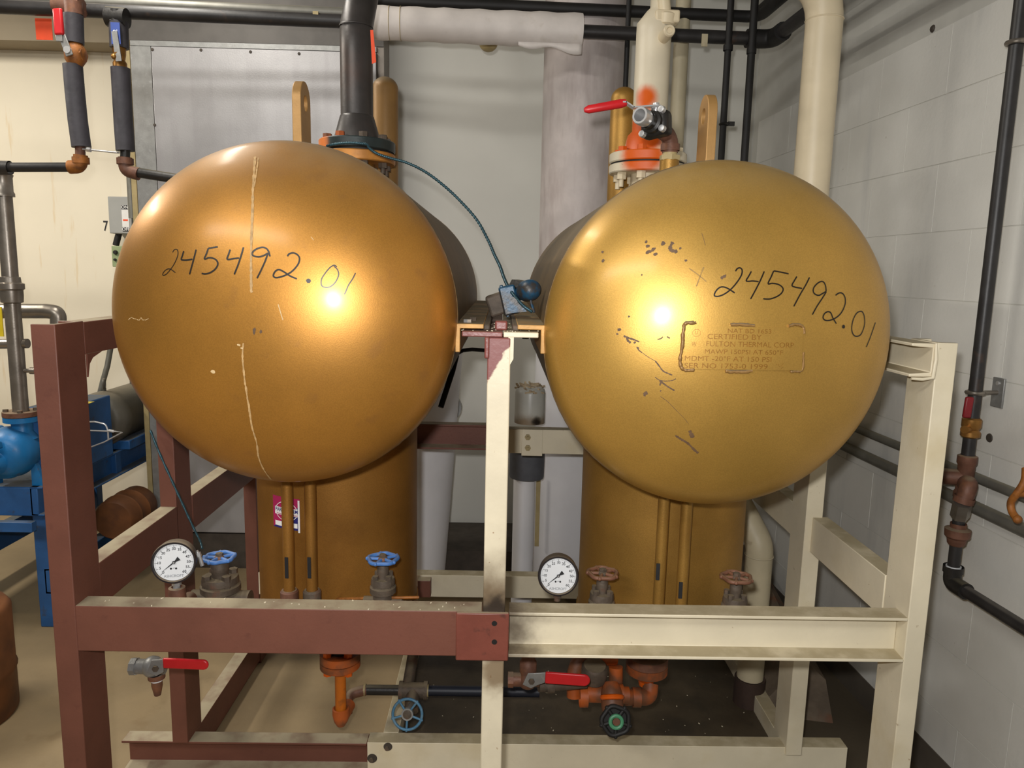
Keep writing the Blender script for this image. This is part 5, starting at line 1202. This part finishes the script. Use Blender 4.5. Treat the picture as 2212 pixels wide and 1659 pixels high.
part('seal_tubing', G().tube([P(180,912,3.0), P(205,911,3.0), P(228,916,3.0), P(233,930,3.0), P(234,950,3.0)], .0035, 8, fil=.02).tube([P(195,930,2.98), P(250,932,2.98), P(264,934,2.98), P(225,955,2.98), P(190,968,2.98)], .0028, 8).hexn(P(235,930,2.98), P(246,932,2.98), .006), 'chrome', pb)
kk = P(285,1098,3.45)
top('rusty_keg', G().lathe([(0,0),(.085,0),(.095,.015),(.095,.07),(.10,.08),(.095,.09),(.095,.15),(.10,.16),(.095,.17),(.095,.24),(.08,.26),(0,.26)], (kk.x,3.27,kk.z), (0,1,0), 40), 'wood', 'rusty brown drum lying under the pump base', 'drum')
# discharge pipework
pp = root('steel_discharge_pipe', (nx,Yp+.04,zn+.01), 'steel discharge pipe rising from the blue pump', 'pipe')
part('flange', G().lathe([(.03,0),(.064,0),(.064,.018),(.03,.018)], (nx,Yp+.04,zn+.010), (0,0,1), 32), 'malleable', pp)
for i in range(4):
    a = i*PI/2+.5; part('bolt', G().hexn((nx+.05*math.cos(a),Yp+.04+.05*math.sin(a),zn+.028), (nx+.05*math.cos(a),Yp+.04+.05*math.sin(a),zn+.038), .010), 'iron', pp)
zz = lambda y: P(25,y,Yp+.04).z
rp_ = .0285
part('pipe', G().tube([V((nx,Yp+.04,zn+.02)), V((nx,Yp+.04,zz(372))), V((nx-2.0,Yp+.04,zz(372)))], rp_, 22, fil=.07), 'steel', pp, sharp=60)
part('union', G().lathe([(rp_,0),(.038,.004),(.040,.03),(.040,.05),(.046,.055),(.046,.075),(.036,.08),(.034,.10),(rp_,.102)], (nx,Yp+.04,zz(655)), (0,0,1), 28), 'steel', pp)
part('collar', G().lathe([(rp_,0),(.037,0),(.037,.012),(.033,.02),(.033,.07),(.037,.08),(rp_,.085)], (nx,Yp+.04,zz(425)), (0,0,1), 28), 'steel', pp)
part('side_branch', G().cyl(V((nx,Yp+.04,zz(800))), V((nx+.14,Yp+.04,zz(800))), .008).lathe([(.014,0),(.014,.03)], V((nx+.05,Yp+.04,zz(800))), (1,0,0), 12), 'steel', pp)
hb = top('steel_branch_pipe', G().tube([P(-700,672,3.05), P(100,672,3.05), P(126,675,3.05), P(126,720,3.05), P(128,800,3.05)], .030, 20, fil=.07), 'steel', 'steel branch pipe with elbow behind the top of the brown post', 'pipe', sharp=60)
top('steel_branch_pipe', G().cyl(P(-600,752,2.9), P(60,742,2.9), .019, n=16), 'steel', 'short thin steel pipe crossing low at the left edge', 'pipe')
top('yellow_tag', G().obox(P(0,695,2.78), (1,0,0), (0,1,0), (0,0,1), .010, .002, .055), 'yellow', 'yellow tag at the left edge beside the steel pipe', 'tag')
top('flexible_conduit', G().tube([P(244,700,3.9), P(240,745,3.9), P(232,790,3.88), P(222,825,3.85), P(216,850,3.85)], .014, 12), 'conduit', 'grey flexible conduit dropping to the motor', 'conduit', sharp=60)
# barrel at the left edge
q = PZ(12,1560,0); q2 = P(12,1300,q.y)
top('brown_barrel', G().lathe([(0,0),(.18,0),(.185,.01),(.185,.14),(.19,.15),(.185,.16),(.185,.36),(.17,.38),(0,.38)], (q.x-.185,q.y+.02,0), (0,0,1), 40), 'wood', 'brown barrel just inside the left edge of the picture', 'barrel', sharp=60)

# ---------------------------------------------------------------- on the block wall
off = .075
vp = PW(2150,480,off); vx_, vy_ = vp.x, vp.y
wz = lambda y: P(2100,y,vy_).z
wpipe = root('wall_pipe', (vx_,vy_,.6), 'black threaded pipe run with valve and unions on the block wall', 'pipe')
def VP(z): return V((vx_,vy_,z))
zpx = lambda px, py: P(px, py, vy_).z
rw = .0165
part('pipe', G().cyl(VP(zpx(2097,905)), VP(2.6), rw, n=18), 'black', wpipe)
part('clamp_ring', G().torus(VP(zpx(2188,92)), (0,0,1), rw+.004, .006, 24, 8).cyl(VP(zpx(2188,92)), VP(zpx(2188,92))-WNRM*off, .006), 'steel', wpipe)
zc = zpx(2097,848)
part('clamp_ring', G().torus(VP(zc), (0,0,1), rw+.003, .0055, 24, 8), 'steel', wpipe)
pl = PW(2156,848,.004)
hang = root('pipe_hanger', pl, 'flat steel hanger plate and rod holding the wall pipe', 'hanger')
part('plate', G().obox(pl, WDIR, WNRM, (0,0,1), .022, .003, .040), 'galv', hang, bevel=.002)
part('rod', G().tube([VP(zc)+WNRM*-.018, VP(zc).lerp(pl,.5), pl], .006, 10), 'steel', hang); part('screw', G().lathe([(0,.004),(.006,.003),(.006,0)], pl+WNRM*.003+V((0,0,.025)), WNRM, 10), 'chrome', hang)
zb0, zb1 = zpx(2093,945), zpx(2093,905)
bvp = part('valve', G().lathe([(.018,0),(.024,.004),(.024,.016),(.019,.022),(.024,.03),(.024,zb1-zb0),(.018,zb1-zb0+.004)], VP(zb0), (0,0,1), 14).cyl(VP((zb0+zb1)/2), VP((zb0+zb1)/2)+V((-.03,-.02,0)), .011), 'brass', wpipe)
part('lever_grip', G().obox(P(2091,880,vy_-.03), (0.05,0,1), (1,-.3,0), (.3,1,0), .028, .010, .006), M('dark_red_vinyl', (130,24,32), .45), bvp, bevel=.004)
part('pipe', G().cyl(VP(zpx(2088,985)), VP(zb0), rw, n=16), 'black', wpipe)
zt4 = zpx(2084,1020)
part('tee', G().lathe([(.018,-.075),(.0245,-.07),(.0245,-.055),(.021,-.05),(.021,.02),(.0245,.025),(.0245,.045),(.018,.048)], VP(zt4), (0,0,1), 18).cyl(VP(zt4-.015), VP(zt4-.015)+V((-.07,.03,-.004)), .022, n=18), 'malleable', wpipe)
e0 = VP(zt4-.03); e1 = P(2095,1045,vy_-.06); e2 = P(2080,1085,vy_-.055); e3 = P(2073,1115,vy_-.03)
part('elbow', G().tube([e0, e1, e2], .0215, 16, fil=.03).lathe([(.0255,0),(.0255,.016)], e2, e1-e2, 16), 'malleable', wpipe)
part('hex_coupling', G().hexn(e2, e3, .0235), 'steel', wpipe)
px2 = P(2072,1120,vy_-.03)
def VQ(py): return V((px2.x,px2.y,P(2065,py,px2.y).z))
part('pipe', G().cyl(VQ(1235), VQ(1108), rw*.95, n=16), 'black', wpipe)
zu = VQ(1175).z
part('union', G().lathe([(.017,0),(.0225,.006),(.0245,.02),(.031,.026),(.032,.046),(.020,.050),(.020,.062)], VQ(1178), (0,0,1), 20), 'malleable', wpipe)
ze = VQ(1258); end = PW(2330,1462,.06); end = ze-WDIR*1.0+V((.02,0,0))
part('elbow', G().tube([VQ(1232), ze, ze-WDIR*.06], .0225, 16, fil=.03).lathe([(.0255,0),(.0255,.018)], VQ(1236), (0,0,1), 16), 'darkiron', wpipe)
part('thread_ring', G().lathe([(.016,0),(.019,0),(.019,.005),(.016,.005)], VQ(1226), (0,0,1), 16), 'dialwhite', wpipe)
part('pipe', G().cyl(ze-WDIR*.03, end, rw*.97, n=18), 'black', wpipe)
for py, r_, lb in ((925,.0135,'upper of two grey conduits running along the block wall'), (975,.0175,'lower of two grey conduits running along the block wall')):
    z = PW(1845,py,.03).z
    top('wall_conduit', G().cyl(wp(.6,z,.025), wp(3.5,z,.025), r_, n=16), 'conduit', lb, 'conduit', 'conduits on the block wall')
hk = [PW(2216,1012,.10), PW(2213,1040,.11), PW(2197,1066,.12), PW(2184,1085,.12), PW(2186,1105,.12), PW(2198,1122,.12)]
top('orange_hook', G().tube(spl3(hk,5), .0085, 10).ball(hk[-1], .0105, 10).cyl(hk[2], hk[2]-WNRM*.09, .009), 'rust', 'rusty orange hook-shaped handle at the right edge', 'hook', sharp=60)
c = PW(2138,946,.0); top('wall_plug', G().lathe([(0,.004),(.011,.003),(.013,0)], c, WNRM, 16), 'dull_dark', 'small dark round plug in the block wall', 'plug')
c = PW(2015,62,.0); top('wall_anchor', G().lathe([(0,.006),(.008,.005),(.012,0)], c, WNRM, 8), 'dull_dark', 'small dark anchor stub high on the block wall', 'anchor')
